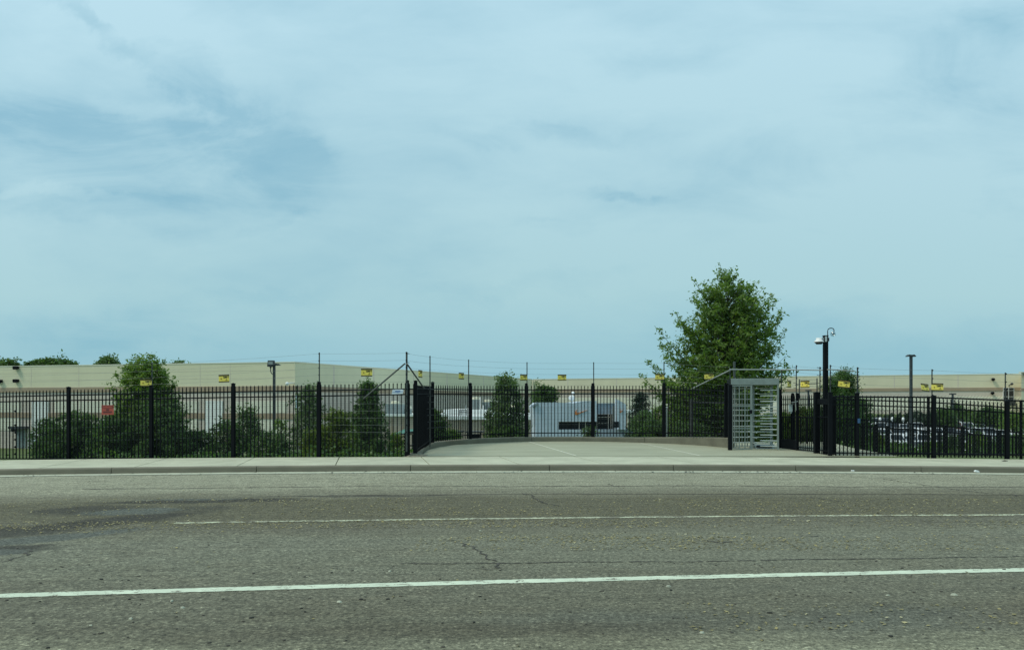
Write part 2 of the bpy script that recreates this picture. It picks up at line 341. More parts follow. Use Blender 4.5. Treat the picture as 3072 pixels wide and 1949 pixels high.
    bp = N(t, 'ShaderNodeBump'); bp.inputs['Strength'].default_value = .8; bp.inputs['Distance'].default_value = .012
    L(t, math_n(t, 'ADD', g, math_n(t, 'MULTIPLY', vo.outputs['Distance'], .4)), bp.inputs['Height']); L(t, bp.outputs[0], b.inputs['Normal'])
    return m
def paint(name, wear, col=(.68, .68, .56), sc=9):
    m = bpy.data.materials.new(name); m.use_nodes = True; t = m.node_tree; b = t.nodes['Principled BSDF']
    n = noise(t, sc, 6, .75, stretch=(.6, 1.6, 1)); n2 = noise(t, 60, 3, .7)
    f = math_n(t, 'ADD', n, math_n(t, 'MULTIPLY', math_n(t, 'SUBTRACT', n2, .5), .35))
    c = mixc(t, ramp(t, f, [(wear, 0), (wear+.05, 1)]), (.15, .13, .095), col)
    c = mixc(t, 1.0, c, ramp(t, noise(t, 3, 4), [(.3, .86), (.7, 1.1)]), 'MULTIPLY')
    L(t, c, b.inputs['Base Color']); b.inputs['Roughness'].default_value = .75; return m
def ground_mat():
    m = bpy.data.materials.new('grass_and_groundcover'); m.use_nodes = True; t = m.node_tree; b = t.nodes['Principled BSDF']
    a = noise(t, .25, 5, .6); g = noise(t, 5, 6, .7)
    c = ramp(t, math_n(t, 'ADD', math_n(t, 'MULTIPLY', a, .6), math_n(t, 'MULTIPLY', g, .4)), [(.3, (.045, .07, .02)), (.5, (.085, .125, .03)), (.7, (.13, .17, .045))])
    L(t, c, b.inputs['Base Color']); b.inputs['Roughness'].default_value = .95
    bp = N(t, 'ShaderNodeBump'); bp.inputs['Strength'].default_value = 1; bp.inputs['Distance'].default_value = .05; L(t, g, bp.inputs['Height']); L(t, bp.outputs[0], b.inputs['Normal'])
    return m
M['asphalt'] = asphalt(); M['line1'] = paint('white_lane_paint', .385, (.58, .64, .49)); M['line2'] = paint('worn_white_lane_paint', .45, (.50, .52, .36), 5)
M['grass'] = ground_mat()
M['lot'] = mat('car_park_asphalt', (.11, .11, .10), .9, var=.2, scale=.6, bump=.3)
M['crack'] = mat('road_crack', (.058, .053, .043), .95, var=.3, scale=20)
M['seam'] = mat('tar_seam', (.075, .065, .05), .9, var=.5, scale=3)

# ---------------------------------------------------------------- terrain
def zg(x):                               # the street crests near the middle of the view
    return -.0005*(max(-16, min(17, x))-2)**2
def sstep(a, b, x):
    t = max(0, min(1, (x-a)/(b-a))); return t*t*(3-2*t)
def edge(x):                             # where the embankment behind the fences begins
    if x < -4.2: return 23.9
    if x < -3: return 23.9+(x+4.2)/1.2*2.0
    if x < 8: return 25.9+3.2*math.sin(max(0, min(1, (x+3)/5))*math.pi/2)
    if x < 11: return 29.1-(x-8)*.9
    return 26.4
def terrain(x, y):
    e = edge(x); near = zg(x)-.05
    if y < e: return near if y > 18 else zg(x)-.12
    k = sstep(.24, .42, x/y)
    base = -4.9*(1-k) + k*(-4.1+(max(60, min(150, y))-89)*.068)
    w = 18 if x < 9 else 30
    t = sstep(0, 1, (y-e)/w)
    return near*(1-t)+base*t
def grid(xs, ys, zf):
    v = [(x, y, zf(x, y)) for y in ys for x in xs]; nx = len(xs)
    f = [(j*nx+i, j*nx+i+1, (j+1)*nx+i+1, (j+1)*nx+i) for j in range(len(ys)-1) for i in range(nx-1)]
    return v, f
def frange(a, b, n): return [a+(b-a)*i/(n-1) for i in range(n)]
mb = MB()
xs = [-900, -500, -300, -200, -150]+frange(-120, 120, 121)+[150, 200, 300, 500, 900]
ys = [-60, -20, 0, 10, 18]+frange(20, 60, 41)+frange(65, 200, 28)+[260, 400, 700, 1400]
mb.add(*grid(xs, ys, terrain)); o = mb.build('ground', M['grass'], smooth=True); tag(o, kind='structure')
# road sheet
mb = MB(); mb.add(*grid(frange(-40, 40, 81), [-12, 0, 3, 6, 9, 12, 15, 18.60], lambda x, y: zg(x)))
road = mb.build('road', M['asphalt'], smooth=True); tag(road, kind='structure')
def zline(x): return zg(x)+.004
def band_line(f, w, x0, x1, n, name, m, jit=.006, lift=.004):
    l = []; r = []
    for i in range(n):
        x = x0+(x1-x0)*i/(n-1); y = f(x); a = random.uniform(-jit, jit); b = random.uniform(-jit, jit)
        l.append((x, y-w/2+a, zg(x)+lift)); r.append((x, y+w/2+b, zg(x)+lift))
    m_ = MB(); m_.strip(l, r); return m_.build(name, m, road)
band_line(lambda x: 7.18+.098*x, .15, -14, 16, 700, 'lane_line', M['line1'], .007)
band_line(lambda x: 11.15+.059*x, .10, -4.95, 24, 1200, 'lane_line', M['line2'], .022)
# seams and cracks
def wob(x, s=1.0): return .05*math.sin(x*.9*s+1)+.03*math.sin(x*2.7*s)+.015*math.sin(x*7.1*s+2)
band_line(lambda x: 14.15+.012*x+wob(x)*.6, .05, -3.5, 30, 500, 'tar_seam', M['seam'], .02)
band_line(lambda x: 15.55+.006*x+wob(x+4)*1.0, .06, -9, 30, 500, 'tar_seam', M['seam'], .03)
band_line(lambda x: 8.02+.055*x+wob(x+2)*.6, .022, -1.2, 9, 300, 'tar_seam', M['crack'], .012, .0045)
band_line(lambda x: 18.585+wob(x*3)*.25, .035, -38, 38, 1500, 'tar_seam', M['crack'], .014, .0047)
def crack(pts, w=.03):
    P_ = [Vector((X(px, 3815/(py-YH)), 3815/(py-YH), 0)) for px, py in pts]; l = []; r = []
    rs = random.Random(len(pts)+int(pts[0][0]))
    for a, b in zip(P_, P_[1:]):
        n = max(3, int((b-a).length/.06)); d = (b-a).normalized(); q = Vector((-d.y, d.x, 0))
        for i in range(n):
            p = a+(b-a)*i/n+q*rs.uniform(-.05, .05); ww = w*rs.uniform(.15, 1.15)
            l.append((p.x-q.x*ww/2, p.y-q.y*ww/2, zg(p.x)+.0055)); r.append((p.x+q.x*ww/2, p.y+q.y*ww/2, zg(p.x)+.0055))
    m_ = MB(); m_.strip(l, r); m_.build('crack', M['crack'], road)
crack([(1362, 1624), (1400, 1634), (1430, 1644), (1455, 1665), (1480, 1683), (1490, 1698), (1505, 1705)], .035)
crack([(1560, 1480), (1590, 1484), (1612, 1498), (1640, 1512), (1690, 1518)], .05)
crack([(1505, 1703), (1460, 1705), (1380, 1708)], .02); crack([(2430, 1489), (2475, 1497), (2530, 1504)], .03)
crack([(2640, 1432), (2750, 1447), (2850, 1462), (2960, 1475), (3040, 1480), (3072, 1486)], .035)
crack([(0, 1678), (40, 1670), (80, 1655), (100, 1640)], .04); crack([(1820, 1450), (1845, 1458), (1870, 1461)], .03)
crack([(2120, 1624), (2160, 1627), (2210, 1624)], .05); crack([(2400, 1606), (2440, 1607), (2470, 1606)], .04)

# gutter, kerb and pavement: each a row of cast lengths with open joints
jx = [-17.6, -14.2, -10.38, -6.62, -2.63, .97, 4.18, 7.35, 10.6, 13.9, 17.3, 20.6]
def slab(mb, x0, x1, y0, y1, z0, z1, skew=0.0, nsub=4):
    n = nsub
    for i in range(n):
        a = x0+(x1-x0)*i/n; b = x0+(x1-x0)*(i+1)/n
        f = lambda y: skew*(y-y0)
        vs = []
        for x in (a, b):
            for (y, z) in ((y0, z0), (y1, z0), (y1, z1), (y0, z1)): vs.append((x+f(y), y, z+zg(x)))
        mb.add(vs, [(3, 2, 6, 7), (0, 3, 7, 4), (1, 5, 6, 2)]+([(0, 1, 2, 3)] if i == 0 else [])+([(4, 7, 6, 5)] if i == n-1 else []))
gut = MB(); kr = MB()
def kerbrow(mb, prof, g):
    for a, b in zip(jx, jx[1:]):
        n = 5; x0, x1 = a+g/2, b-g/2; k = len(prof); vs = []
        for i in range(n):
            x = x0+(x1-x0)*i/(n-1)
            for (y, z) in prof: vs.append((x, y, z+zg(x)))
        fs = [(i*k+j, i*k+j+1, (i+1)*k+j+1, (i+1)*k+j) for i in range(n-1) for j in range(k-1)]
        fs += [tuple(range(k)), tuple((n-1)*k+j for j in range(k))[::-1]]
        mb.add(vs, fs)
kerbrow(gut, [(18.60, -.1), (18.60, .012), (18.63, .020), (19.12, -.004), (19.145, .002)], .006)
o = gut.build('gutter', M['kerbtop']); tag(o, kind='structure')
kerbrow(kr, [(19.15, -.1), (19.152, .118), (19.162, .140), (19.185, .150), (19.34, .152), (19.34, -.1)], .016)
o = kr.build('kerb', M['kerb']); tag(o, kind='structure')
def back(x): return 22.2+(.05*(-3-x) if x < -3 else 0)
pj = [-19.8, -17.3, -14.9, -12.4, -9.88, -7.2, -4.62, -2.16, .19, 2.44, 4.95, 7.5, 10.0, 12.5, 15.0, 17.6, 20.2, 23]
mb = MB()
for a, b in zip(pj, pj[1:]):
    x0, x1 = a+.014, b-.014; n = 4
    ys_ = [19.352, 20.3, 21.3, 22.2]; vs = []; 
    for i in range(n+1):
        x = x0+(x1-x0)*i/n
        for y in ys_:
            bk = back(x); yy = 19.352+(y-19.352)/(22.2-19.352)*(bk-19.352); xx = x-.2*(yy-19.35)
            vs.append((xx, yy, zg(xx)+.150+.003*(yy-19.35)/3))
    k = len(ys_); top = [(i*k+j, i*k+j+1, (i+1)*k+j+1, (i+1)*k+j) for i in range(n) for j in range(k-1)]
    m0 = len(vs); vs2 = vs+[(v[0], v[1], v[2]-.12) for v in vs]
    ring = [j for j in range(k)]+[i*k+k-1 for i in range(1, n+1)]+[n*k+j for j in range(k-2, -1, -1)]+[i*k for i in range(n-1, 0, -1)]
    side = [(ring[q], ring[(q+1) % len(ring)], ring[(q+1) % len(ring)]+m0, ring[q]+m0) for q in range(len(ring))]
    mb.add(vs2, top+side)
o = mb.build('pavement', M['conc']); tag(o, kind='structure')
mb = MB(); mb.add(*grid(frange(-22, 22, 45), [19.2, 22.0], lambda x, y: zg(x)+.09)); o = mb.build('pavement_bed', M['soil']); tag(o, kind='structure')

# raised entrance apron inside the curved wall
foot = [(1262, 1367), (1283, 1349), (1318, 1340.5), (1362, 1334), (1410, 1331), (1466, 1328), (1525, 1325.6), (1582, 1324), (1665, 1323.4), (1750, 1323.5), (1835, 1324.6), (1919, 1327), (2000, 1330), (2060, 1333), (2120, 1337), (2185, 1343)]
def zap(y): return -.422+.026*y
fp = []
for px, py in foot:
    D = 4751/(py-1154.3); fp.append(Vector((X(px, D), D, zap(D))))
fp[0].y = 22.25; fp[0].x = X(1262, 22.25)
poly = [(p.x, p.y, zap(p.y)) for p in fp]
mb = MB()
n = len(fp)
vs = [(p.x, p.y+.06, zap(p.y)) for p in fp]+[(p.x if p.x > fp[0].x else fp[0].x, 22.2, .158) for p in fp]
mb.add(vs, [(i, i+1, n+i+1, n+i) for i in range(n-1)])
xr = fp[-1].x
def front_right(x): return 22.2
cols = frange(xr, 11.6, 9)
yb = [31.0]*9
mb.add([(x, 22.2, .158) for x in cols]+[(x, 25.2, zap(25.2)) for x in cols]+[(x+.6, 28.5, zap(26.5)) for x in cols], [(i, i+1, 9+i+1, 9+i) for i in range(8)]+[(9+i, 9+i+1, 18+i+1, 18+i) for i in range(8)])
apron = mb.build('entrance_apron', M['plaza']); tag(apron, kind='structure')
mb = MB(); 
for (a, b, w) in (((1587, 1324.5), (1728, 1366), .05), ((1922, 1328.5), (2100, 1366), .05)):
    pa = []; 
    for px, py in (a, b): D = 4751/(py-1154.3); pa.append(Vector((X(px, D), D, zap(D)+.004)))
    pa[1].z = max(pa[1].z, zap(pa[1].y)+.004)
    q = Vector((w/2, 0, 0)); nn = 8
    l = [pa[0]+(pa[1]-pa[0])*i/nn-q for i in range(nn+1)]; r = [pa[0]+(pa[1]-pa[0])*i/nn+q for i in range(nn+1)]; mb.strip(l, r)
mb.build('joint_filler', M['caulk'], apron)
# curved wall: smooth path, three cast lengths
def cr(p0, p1, p2, p3, t):
    return .5*((2*p1)+(-p0+p2)*t+(2*p0-5*p1+4*p2-p3)*t*t+(-p0+3*p1-3*p2+p3)*t**3)
path = []; K = 6
for i in range(n-1):
    p0 = fp[max(0, i-1)]; p3 = fp[min(n-1, i+2)]
    for k in range(K): path.append(cr(p0, fp[i], fp[i+1], p3, k/K))
path.append(fp[-1])
hts = []
def pxof(p): return 1536+p.x/p.y*F
def wallh(px): 
    tab = [(1262, .06), (1275, .13), (1300, .17), (1360, .17), (1800, .165), (1919, .19), (2050, .26), (2185, .345)]
    for (a, ha), (b, hb) in zip(tab, tab[1:]):
        if px <= b: return ha+(hb-ha)*max(0, (px-a))/(b-a)
    return tab[-1][1]
wall = at('kerb_wall', fp[8], 'low curved concrete kerb wall round the entrance apron under the black fence', 'wall')
wtop = []
segs = [(0, 1583), (1583, 1919), (1919, 9999)]
nrm = []
for i, p in enumerate(path):
    d = (path[min(i+1, len(path)-1)]-path[max(0, i-1)]); d.z = 0; d.normalize(); nrm.append(Vector((-d.y, d.x, 0)))
for (a, b) in segs:
    idx = [i for i, p in enumerate(path) if a <= pxof(p) <= b+14]; vs = []; mbw = MB()
    for i in idx:
        p = path[i]; q = nrm[i]; h = wallh(pxof(p))
        if i == idx[0] and a > 0: p = p+Vector((.012, 0, 0))
        base = p.z-.25
        for (off, z) in ((0, base), (.012, p.z+h-.03), (.035, p.z+h-.006), (.07, p.z+h), (.27, p.z+h+.004), (.30, p.z+h-.02), (.31, base-.5)):
            w = p+q*off; vs.append((w.x, w.y, z))
    k = 7; m_ = len(idx)
    mbw.add(vs, [(i*k+j, i*k+j+1, (i+1)*k+j+1, (i+1)*k+j) for i in range(m_-1) for j in range(k-1)]+[tuple(range(k)), tuple((m_-1)*k+j for j in range(k))[::-1]])
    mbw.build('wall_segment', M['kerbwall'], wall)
# pad of concrete at the left end where the gate post stands
mb = MB(); c0 = P(1247, 1362, 22.45)
mb.lathe([(.42, -.35), (.40, -.02), (.34, .02), (.20, .045), (.02, .05)], (c0.x+.02, c0.y+.05, .16), 14); mb.build('wall_end_pad', M['kerb'], wall, smooth=True)

# ---------------------------------------------------------------- ornamental fences
def fence_panel(a, b, ztip0, ztip1, zb0, zb1, rails, parent, pitch=.125, pk=.025, tip=True, bottom=.12, first=.5, meshw=True, name='picket_panel', rw=.038, end_gap=.02):
    a = Vector((a[0], a[1], 0)); b = Vector((b[0], b[1], 0)); d = (b-a); Ln = d.length; d.normalize(); ang = math.atan2(d.y, d.x)
    n = max(2, int(round(Ln/pitch))); mb = MB()
    for i in range(n):
        t = (i+first)/n; p = a+(b-a)*t; zt = ztip0+(ztip1-ztip0)*t; zb = zb0+(zb1-zb0)*t+end_gap
        if tip:
            mb.box((p.x, p.y, (zb+zt-.07)/2), (pk, pk, zt-.07-zb), ang)
            h = pk*.9; base = [(p.x-h*math.cos(ang), p.y-h*math.sin(ang), zt-.055), (p.x, p.y-.012, zt-.055), (p.x+h*math.cos(ang), p.y+h*math.sin(ang), zt-.055), (p.x, p.y+.012, zt-.055)]
            mb.add(base+[(p.x, p.y, zt), (p.x, p.y, zt-.085)], [(0, 1, 4), (1, 2, 4), (2, 3, 4), (3, 0, 4), (1, 0, 5), (2, 1, 5), (3, 2, 5), (0, 3, 5)])
        else: mb.box((p.x, p.y, (zb+zt)/2), (pk, pk, zt-zb), ang)
    q = Vector((-d.y, d.x, 0))*.001
    for (r0, r1) in rails:
        mb.bar((a.x, a.y, r0), (b.x, b.y, r1), rw, rw)
    mb.build(name, M['black'], parent)
    if meshw:
        w = MB(); off = Vector((-d.y, d.x, 0))*.05; tz0, tz1 = rails[1]
        m_ = int(Ln/.05)
        for i in range(m_+1):
            p = a+(b-a)*i/m_+off; t = i/m_
            w.bar((p.x, p.y, zb0+(zb1-zb0)*t+.03), (p.x, p.y, tz0+(tz1-tz0)*t), .0028)
        hh = int((min(tz0-zb0, tz1-zb1)-.03)/.055)
        for i in range(hh+1):
            z0 = zb0+.03+(tz0-zb0-.03)*i/hh; z1 = zb1+.03+(tz1-zb1-.03)*i/hh
            w.bar((a.x+off.x, a.y+off.y, z0), (b.x+off.x, b.y+off.y, z1), .0042)
        w.build('wire_mesh', M['mesh'], parent)
def post(p, z0, z1, parent, w=.09, cap=True, rz=0, m='black', name='post'):
    mb = MB(); mb.box((p[0], p[1], (z0+z1)/2), (w, w, z1-z0), rz)
    if cap:
        mb.box((p[0], p[1], z1+.008), (w+.014, w+.014, .016), rz)
        hh = w/2-.005; mb.add([(p[0]+sx*hh, p[1]+sy*hh, z1+.016) for sx, sy in ((-1, -1), (1, -1), (1, 1), (-1, 1))]+[(p[0], p[1], z1+.034)], [(0, 1, 4), (1, 2, 4), (2, 3, 4), (3, 0, 4)])
    return mb.build(name, M[m], parent)
# left run beside the pavement
lf = at('picket_fence', P(700, 1370, 22.3), 'long straight run of black spear-topped picket fence left of the apron opening', 'fence')
Lp = [(-330, 1174, 24.9), (-45, 1168, 24.15), (206, 1162, 23.6), (454, 1157, 23.1), (700, 1151, 22.65), (957, 1147, 22.2), (1222, 1142, 21.95)]
L3 = []
for px, pt, D in Lp:
    x = X(px, D); D = max(D, back(x)+.10); zt = Z(pt, D); x = X(px, D); zb = min(zg(x)+.1, Z(1378, D))
    L3.append((x, D, zt, zb)); post((x, D), zb-.15, zt, lf, w=.095)
for p, q in zip(L3, L3[1:]):
    fence_panel(p, q, p[2]-.05, q[2]-.05, p[3], q[3], [(p[2]-.245, q[2]-.245), (p[2]-.41, q[2]-.41), (p[3]+.03, q[3]+.03)], lf)
g0 = (X(1247, 22.45), 22.45, Z(1143, 22.45), .16)
fence_panel(L3[-1], g0, L3[-1][2]-.06, g0[2]-.06, .02, .05, [(L3[-1][2]-.245, g0[2]-.245), (L3[-1][2]-.41, g0[2]-.41), (.47, .47)], lf, first=.5)
# curved run on the kerb wall
cf = at('curved_picket_fence', P(1782, 1310, 28.3), 'black spear-topped picket fence standing in an arc on the low kerb wall', 'fence')
def wallpt(px, off=.17):
    best = min(range(len(path)), key=lambda i: abs(pxof(path[i]+nrm[i]*off)-px)); p = path[best]+nrm[best]*off
    return p, path[best].z+wallh(pxof(path[best]))
C3 = [(g0[0], g0[1], g0[2], .17)]
for px, pt in ((1298, 1147), (1411, 1150), (1583, 1151), (1782, 1151), (1994, 1150), (2178, 1152)):
    p, zt = wallpt(px); C3.append((p.x, p.y, Z(pt, p.y), zt))
for p in C3: post(p, p[3]-.02, p[2], cf, w=.095 if p is C3[0] else .105)
gp = P(2190, 1349, 24.35); post((gp.x, gp.y), zap(24.35)-.05, Z(1155, 24.35), cf, w=.115)
mb = MB(); mb.box((C3[0][0], C3[0][1], .215), (.2, .2, .015)); mb.build('base_plate', M['black'], cf)
for i, (p, q) in enumerate(zip(C3, C3[1:])):
    # follow the arc inside a bay with short straight pieces
    fence_panel(p, q, p[2]-.06, q[2]-.06, p[3], q[3], [(p[2]-.225, q[2]-.225), (p[2]-.39, q[2]-.39), (p[3]+.15, q[3]+.15)], cf, pitch=.125)
# right run
rf = at('right_picket_fence', P(2801, 1371, 22.4), 'straight run of black picket fence right of the camera pole beside the pavement', 'fence')
R3 = []
for px, pt, D in ((2490, 1178, 22.4), (2571, 1180, 22.4), (2801, 1188, 22.4), (3021, 1203, 22.4), (3255, 1217, 22.4)):
    x = X(px, D); R3.append((x, D, Z(pt, D), zg(x)+.14)); post((x, D), zg(x)+.05, Z(pt, D), rf, w=.105)
for p, q in zip(R3, R3[1:]):
    fence_panel(p, q, p[2]-.03, q[2]-.03, p[3], q[3], [(p[2]-.19, q[2]-.19), (p[2]-.35, q[2]-.35), (p[3]+.13, q[3]+.13)], rf, pitch=.117, meshw=False, end_gap=.03)
# chain-link fence just behind the right run
cl = at('chain_link_fence', P(2785, 1362, 23.6), 'chain-link fence with a dark top rail behind the right picket fence', 'fence')
E3 = [(X(px, 23.6), 23.6, Z(pt, 23.6), zg(X(px, 23.6))+.08) for px, pt in ((2488, 1190), (2785, 1191), (3063, 1202), (3330, 1214))]
for p in E3: 
    mb = MB(); mb.tube([(p[0], p[1], p[3]-.1), (p[0], p[1], p[2]+.03)], .045, 10); mb.build('post', M['black'], cl)
mb = MB(); mb.tube([(p[0], p[1]-.02, p[2]) for p in E3], .026, 8); mb.build('top_rail', M['black'], cl)
mb = MB(); mb.tube([(p[0], p[1]-.02, p[3]+.14) for p in E3], .02, 8); mb.build('bottom_rail', M['black'], cl)
mb = MB()
for p, q in zip(E3, E3[1:]):
    Ln = q[0]-p[0]; y = p[1]-.055; zb = (p[3]+q[3])/2+.02; stepx = .105
    k = int(Ln/stepx)
    for i in range(-26, k+1):
        for sgn in (1, -1):
            xa = p[0]+i*stepx if sgn == 1 else p[0]+(i+26)*stepx
            za = zb; hgt = (p[2]+(q[2]-p[2])*max(0, min(1, (xa-p[0])/Ln)))+.06-zb; xb = xa+sgn*hgt*.9; zb2 = zb+hgt
            a_, b_ = [xa, za], [xb, zb2]
            for e, f_ in ((a_, b_), (b_, a_)):
                if e[0] < p[0]: t = (p[0]-e[0])/(f_[0]-e[0]) if f_[0] != e[0] else 2; e[1] += (f_[1]-e[1])*t; e[0] = p[0]
                if e[0] > q[0]: t = (q[0]-e[0])/(f_[0]-e[0]) if f_[0] != e[0] else 2; e[1] += (f_[1]-e[1])*t; e[0] = q[0]
            if abs(a_[0]-b_[0]) > .03 and min(a_[1], b_[1]) >= zb-.01 and max(a_[1], b_[1]) < 4: mb.bar((a_[0], y-.004*sgn, a_[1]), (b_[0], y-.004*sgn, b_[1]), .0042)
mb.build('chain_link_mesh', M['mesh'], cl)
# lower railing that follows the ramp down behind the gates
rr = at('ramp_railing', P(2700, 1350, 27.5), 'sloping black picket railing seen low behind the gates and right fence', 'railing')
for pts, D in (([(2343, 1249), (2571, 1257), (2700, 1268), (3015, 1293), (3200, 1308)], 27.5), ([(2530, 1273), (2700, 1286), (3060, 1312), (3200, 1322)], 26.6)):
    mb = MB()
    for (a, b) in zip(pts, pts[1:]):
        pa, pb = P(*a, D), P(*b, D); mb.bar(pa, pb, .04, .045); nn = max(2, int((pb-pa).length/.11))
        for i in range(nn):
            p = pa+(pb-pa)*(i+.5)/nn; mb.box((p.x, p.y+.002, p.z-.62), (.02, .02, 1.2))
        mb.bar(pa-Vector((0, 0, 1.18)), pb-Vector((0, 0, 1.18)), .035, .035)
    mb.build('picket_panel', M['black'], rr)
for px, py, D in ((2590, 1272, 26.6), (2628, 1276, 26.6), (2662, 1281, 26.6), (2838, 1279, 27.5), (2888, 1283, 27.5), (2995, 1294, 27.5)):
    p = P(px, py, D); post((p.x, p.y), p.z-1.3, p.z+.03, rr, w=.10)
# dark gate frame behind the curved fence
ig = at('inner_gate_frame', P(2130, 1310, 30.5), 'dark framed gate standing behind the fence left of the turnstile', 'gate')
a, b = P(2075, 1207, 30.5), P(2200, 1207, 30.5)
mb = MB(); mb.bar(a, b, .06, .07); mb.build('top_rail', M['darkbrown'], ig)
for p in (a, b): post((p.x, p.y), p.z-1.75, p.z+.12, ig, w=.11, m='darkbrown')
for px in (2082, 2195):
    mb = MB()
for k in range(3):
    pa, pb = P(2110, 1315, 30.3), P(2185, 1282, 30.3)
mb = MB(); mb.bar(P(2105, 1318, 30.4), P(2200, 1288, 30.4), .03); mb.bar(P(2130, 1320, 30.35), P(2200, 1298, 30.35), .03); mb.build('brace', M['darkbrown'], ig)

# ---------------------------------------------------------------- warehouse and other buildings
wa0 = Vector((-29.35, 100, 0)); wdir = Vector((-77.4, 111.7, 0))-wa0
def onwall(px, a, d):                    # where the sight line through px meets the wall line a + t d
    k = (px-1536)/F; t = (a.x-k*a.y)/(k*d.y-d.x); return a+d*t
def face_box(mb, a, b, z0, z1, proud, depth=.2):   # box whose outer face stands proud of the wall line a-b towards the viewer
    d = (b-a); d.z = 0; d.normalize(); q = Vector((d.y, -d.x, 0))
    if q.y > 0: q = -q
    p = [a+q*proud, b+q*proud, b-q*depth, a-q*depth]
    mb.prism([Vector((v.x, v.y, z0)) for v in p], (0, 0, z1-z0))
TOP, B0, B1, C0, C1, BASE = 7.36, 4.20, 3.48, .46, -.30, -6.0
wh = at('warehouse', wa0, 'long beige warehouse with tan stripes behind the left picket fence and floodlight pole', 'building')
a_l = onwall(-420, wa0, wdir); wr = Vector((4.65, 169, 0))
mb = MB(); mb.prism([Vector((a_l.x, a_l.y, B0)), Vector((wa0.x, wa0.y, B0)), Vector((wr.x, wr.y, B0)), Vector((wr.x-60, wr.y+40, B0)), Vector((a_l.x-10, a_l.y+90, B0))], (0, 0, TOP-B0))
mb.build('upper_wall', M['beige'], wh)
for nm, z0, z1, m, pr in (('stripe', B1, B0-.003, 'tan', .12), ('lower_wall', BASE, B1-.003, 'pink', 0), ('stripe', C1, C0, 'tan', .10)):
    mb = MB(); face_box(mb, a_l, wa0, z0, z1, pr); face_box(mb, wa0+Vector((.3, .2, 0)), wr, z0, z1, pr); mb.build(nm, M[m], wh)
mb = MB()
for pa, pb in ((-400, -330), (-300, 62), (166, 232), (238, 595), (698, 860)):
    a, b = onwall(pa, wa0, wdir), onwall(pb, wa0, wdir)
    face_box(mb, a, b, .50, 2.15, .06); face_box(mb, a, b, -2.2, -.34, .06)
mb.build('wall_panel', M['cream'], wh)
for pa, pb in ((97, 145), (616, 668)):
    mb = MB(); face_box(mb, onwall(pa, wa0, wdir), onwall(pb, wa0, wdir), -4.0, 2.2, .14); mb.build('wall_bay', M['white'], wh)
mb = MB()
for pa in (-200, -60, 93, 236, 380, 600, 690):
    mb = MB(); face_box(mb, onwall(pa, wa0, wdir), onwall(pa+1.2, wa0, wdir), B0+.01, TOP-.1, .012); mb.build('panel_joint', M['pink'], wh)
for z in (5.25, 6.3):
    mb = MB(); face_box(mb, a_l, wa0, z, z+.035, .011); mb.build('panel_joint', M['pink'], wh)
wd2 = wr-wa0
for pa in (1000, 1120, 1240, 1340, 1450):
    a = onwall(pa, wa0, wd2); mb = MB(); face_box(mb, a, a+wd2.normalized()*.25, B0+.01, TOP-.1, .012); mb.build('panel_joint', M['pink'], wh)
mb = MB(); face_box(mb, a_l, wa0, TOP, TOP+.12, .05, .5); face_box(mb, wa0, wr, TOP, TOP+.12, .05, .5); mb.build('parapet_cap', M['cream'], wh)
for pa, z in ((51, 5.25), (51, 7.2), (2, 5.2)):
    p = onwall(pa, wa0, wdir); mb = MB(); mb.box((p.x, p.y-.25, z), (.75, .5, .42)); mb.box((p.x, p.y-.45, z-.24), (.55, .3, .12)); mb.build('wall_lamp', M['black'], wh, bevel=.05)
p = onwall(66, wa0, wdir); mb = MB(); mb.box((p.x, p.y-.1, -3.35), (1.6, .1, 2.9)); d_ = mb.build('door', M['grey'], wh)
mb = MB(); mb.box((p.x, p.y-.7, -1.75), (2.4, 1.3, .35)); mb.box((p.x-.9, p.y-.6, -2.1), (.12, 1.0, .5)); mb.build('door_canopy', M['pole'], wh)
p = onwall(876, wa0, wdir); mb = MB(); mb.tube([(p.x+.3, p.y-.1, 4.6), (p.x+.2, p.y-.8, 4.6), (p.x-.3, p.y-1.0, 4.5)], .07, 6); mb.lathe([(.05, .2), (.22, .1), (.25, -.05), (.15, -.25), (.02, -.3)], (p.x-.35, p.y-1, 4.5), 12); mb.build('wall_camera', M['whitepaint'], wh)
# far warehouse behind the middle and right
fb = at('far_warehouse', (50, 154, 0), 'very long beige warehouse across the background right of centre, tan stripe along its upper wall', 'building')
r0 = Vector((4.8, 169, 0)); r1 = Vector((101.0, 137.18, 0)); rd = (r1-r0)
mb = MB(); mb.prism([Vector((r0.x, r0.y, 4.9)), Vector((r1.x, r1.y, 4.9)), Vector((r1.x+30, r1.y+60, 4.9)), Vector((r0.x, r0.y+60, 4.9))], (0, 0, TOP-4.9)); mb.build('upper_wall', M['beige2'], fb)
for nm, z0, z1, m, pr in (('stripe', 4.28, 4.897, 'tan', .12), ('lower_wall', -6, 4.277, 'pink', 0), ('wall_panel', .6, 3.2, 'cream', .05), ('wall_panel', -4.5, -1.6, 'cream', .05), ('stripe', -1.5, -.6, 'tan', .1)):
    mb = MB(); face_box(mb, r0, r1, z0, z1, pr, .4); mb.build(nm, M[m], fb)
mb = MB(); face_box(mb, r0, r1, TOP, TOP+.12, .05, .5); mb.build('parapet_cap', M['cream'], fb)
mb = MB()
for t in frange(.08, .95, 9): 
    a = r0+rd*t; mb = MB(); face_box(mb, a, a+rd.normalized()*.15, 4.92, TOP-.05, .012); mb.build('panel_joint', M['pink'], fb)
for px_, py_ in ((2975, 1138), (2973, 1179)):
    p = onwall(px_, r0, rd); mb = MB(); mb.lathe([(.1, -.28), (.32, -.1), (.32, .12), (.15, .28)], (p.x, p.y-.45, Z(py_, p.y)), 14); mb.bar((p.x, p.y, Z(py_, p.y)), (p.x, p.y-.5, Z(py_, p.y)), .15); mb.build('wall_lamp', M['black'], fb, smooth=True)
a, b = onwall(3009, r0, rd), onwall(3041, r0, rd)
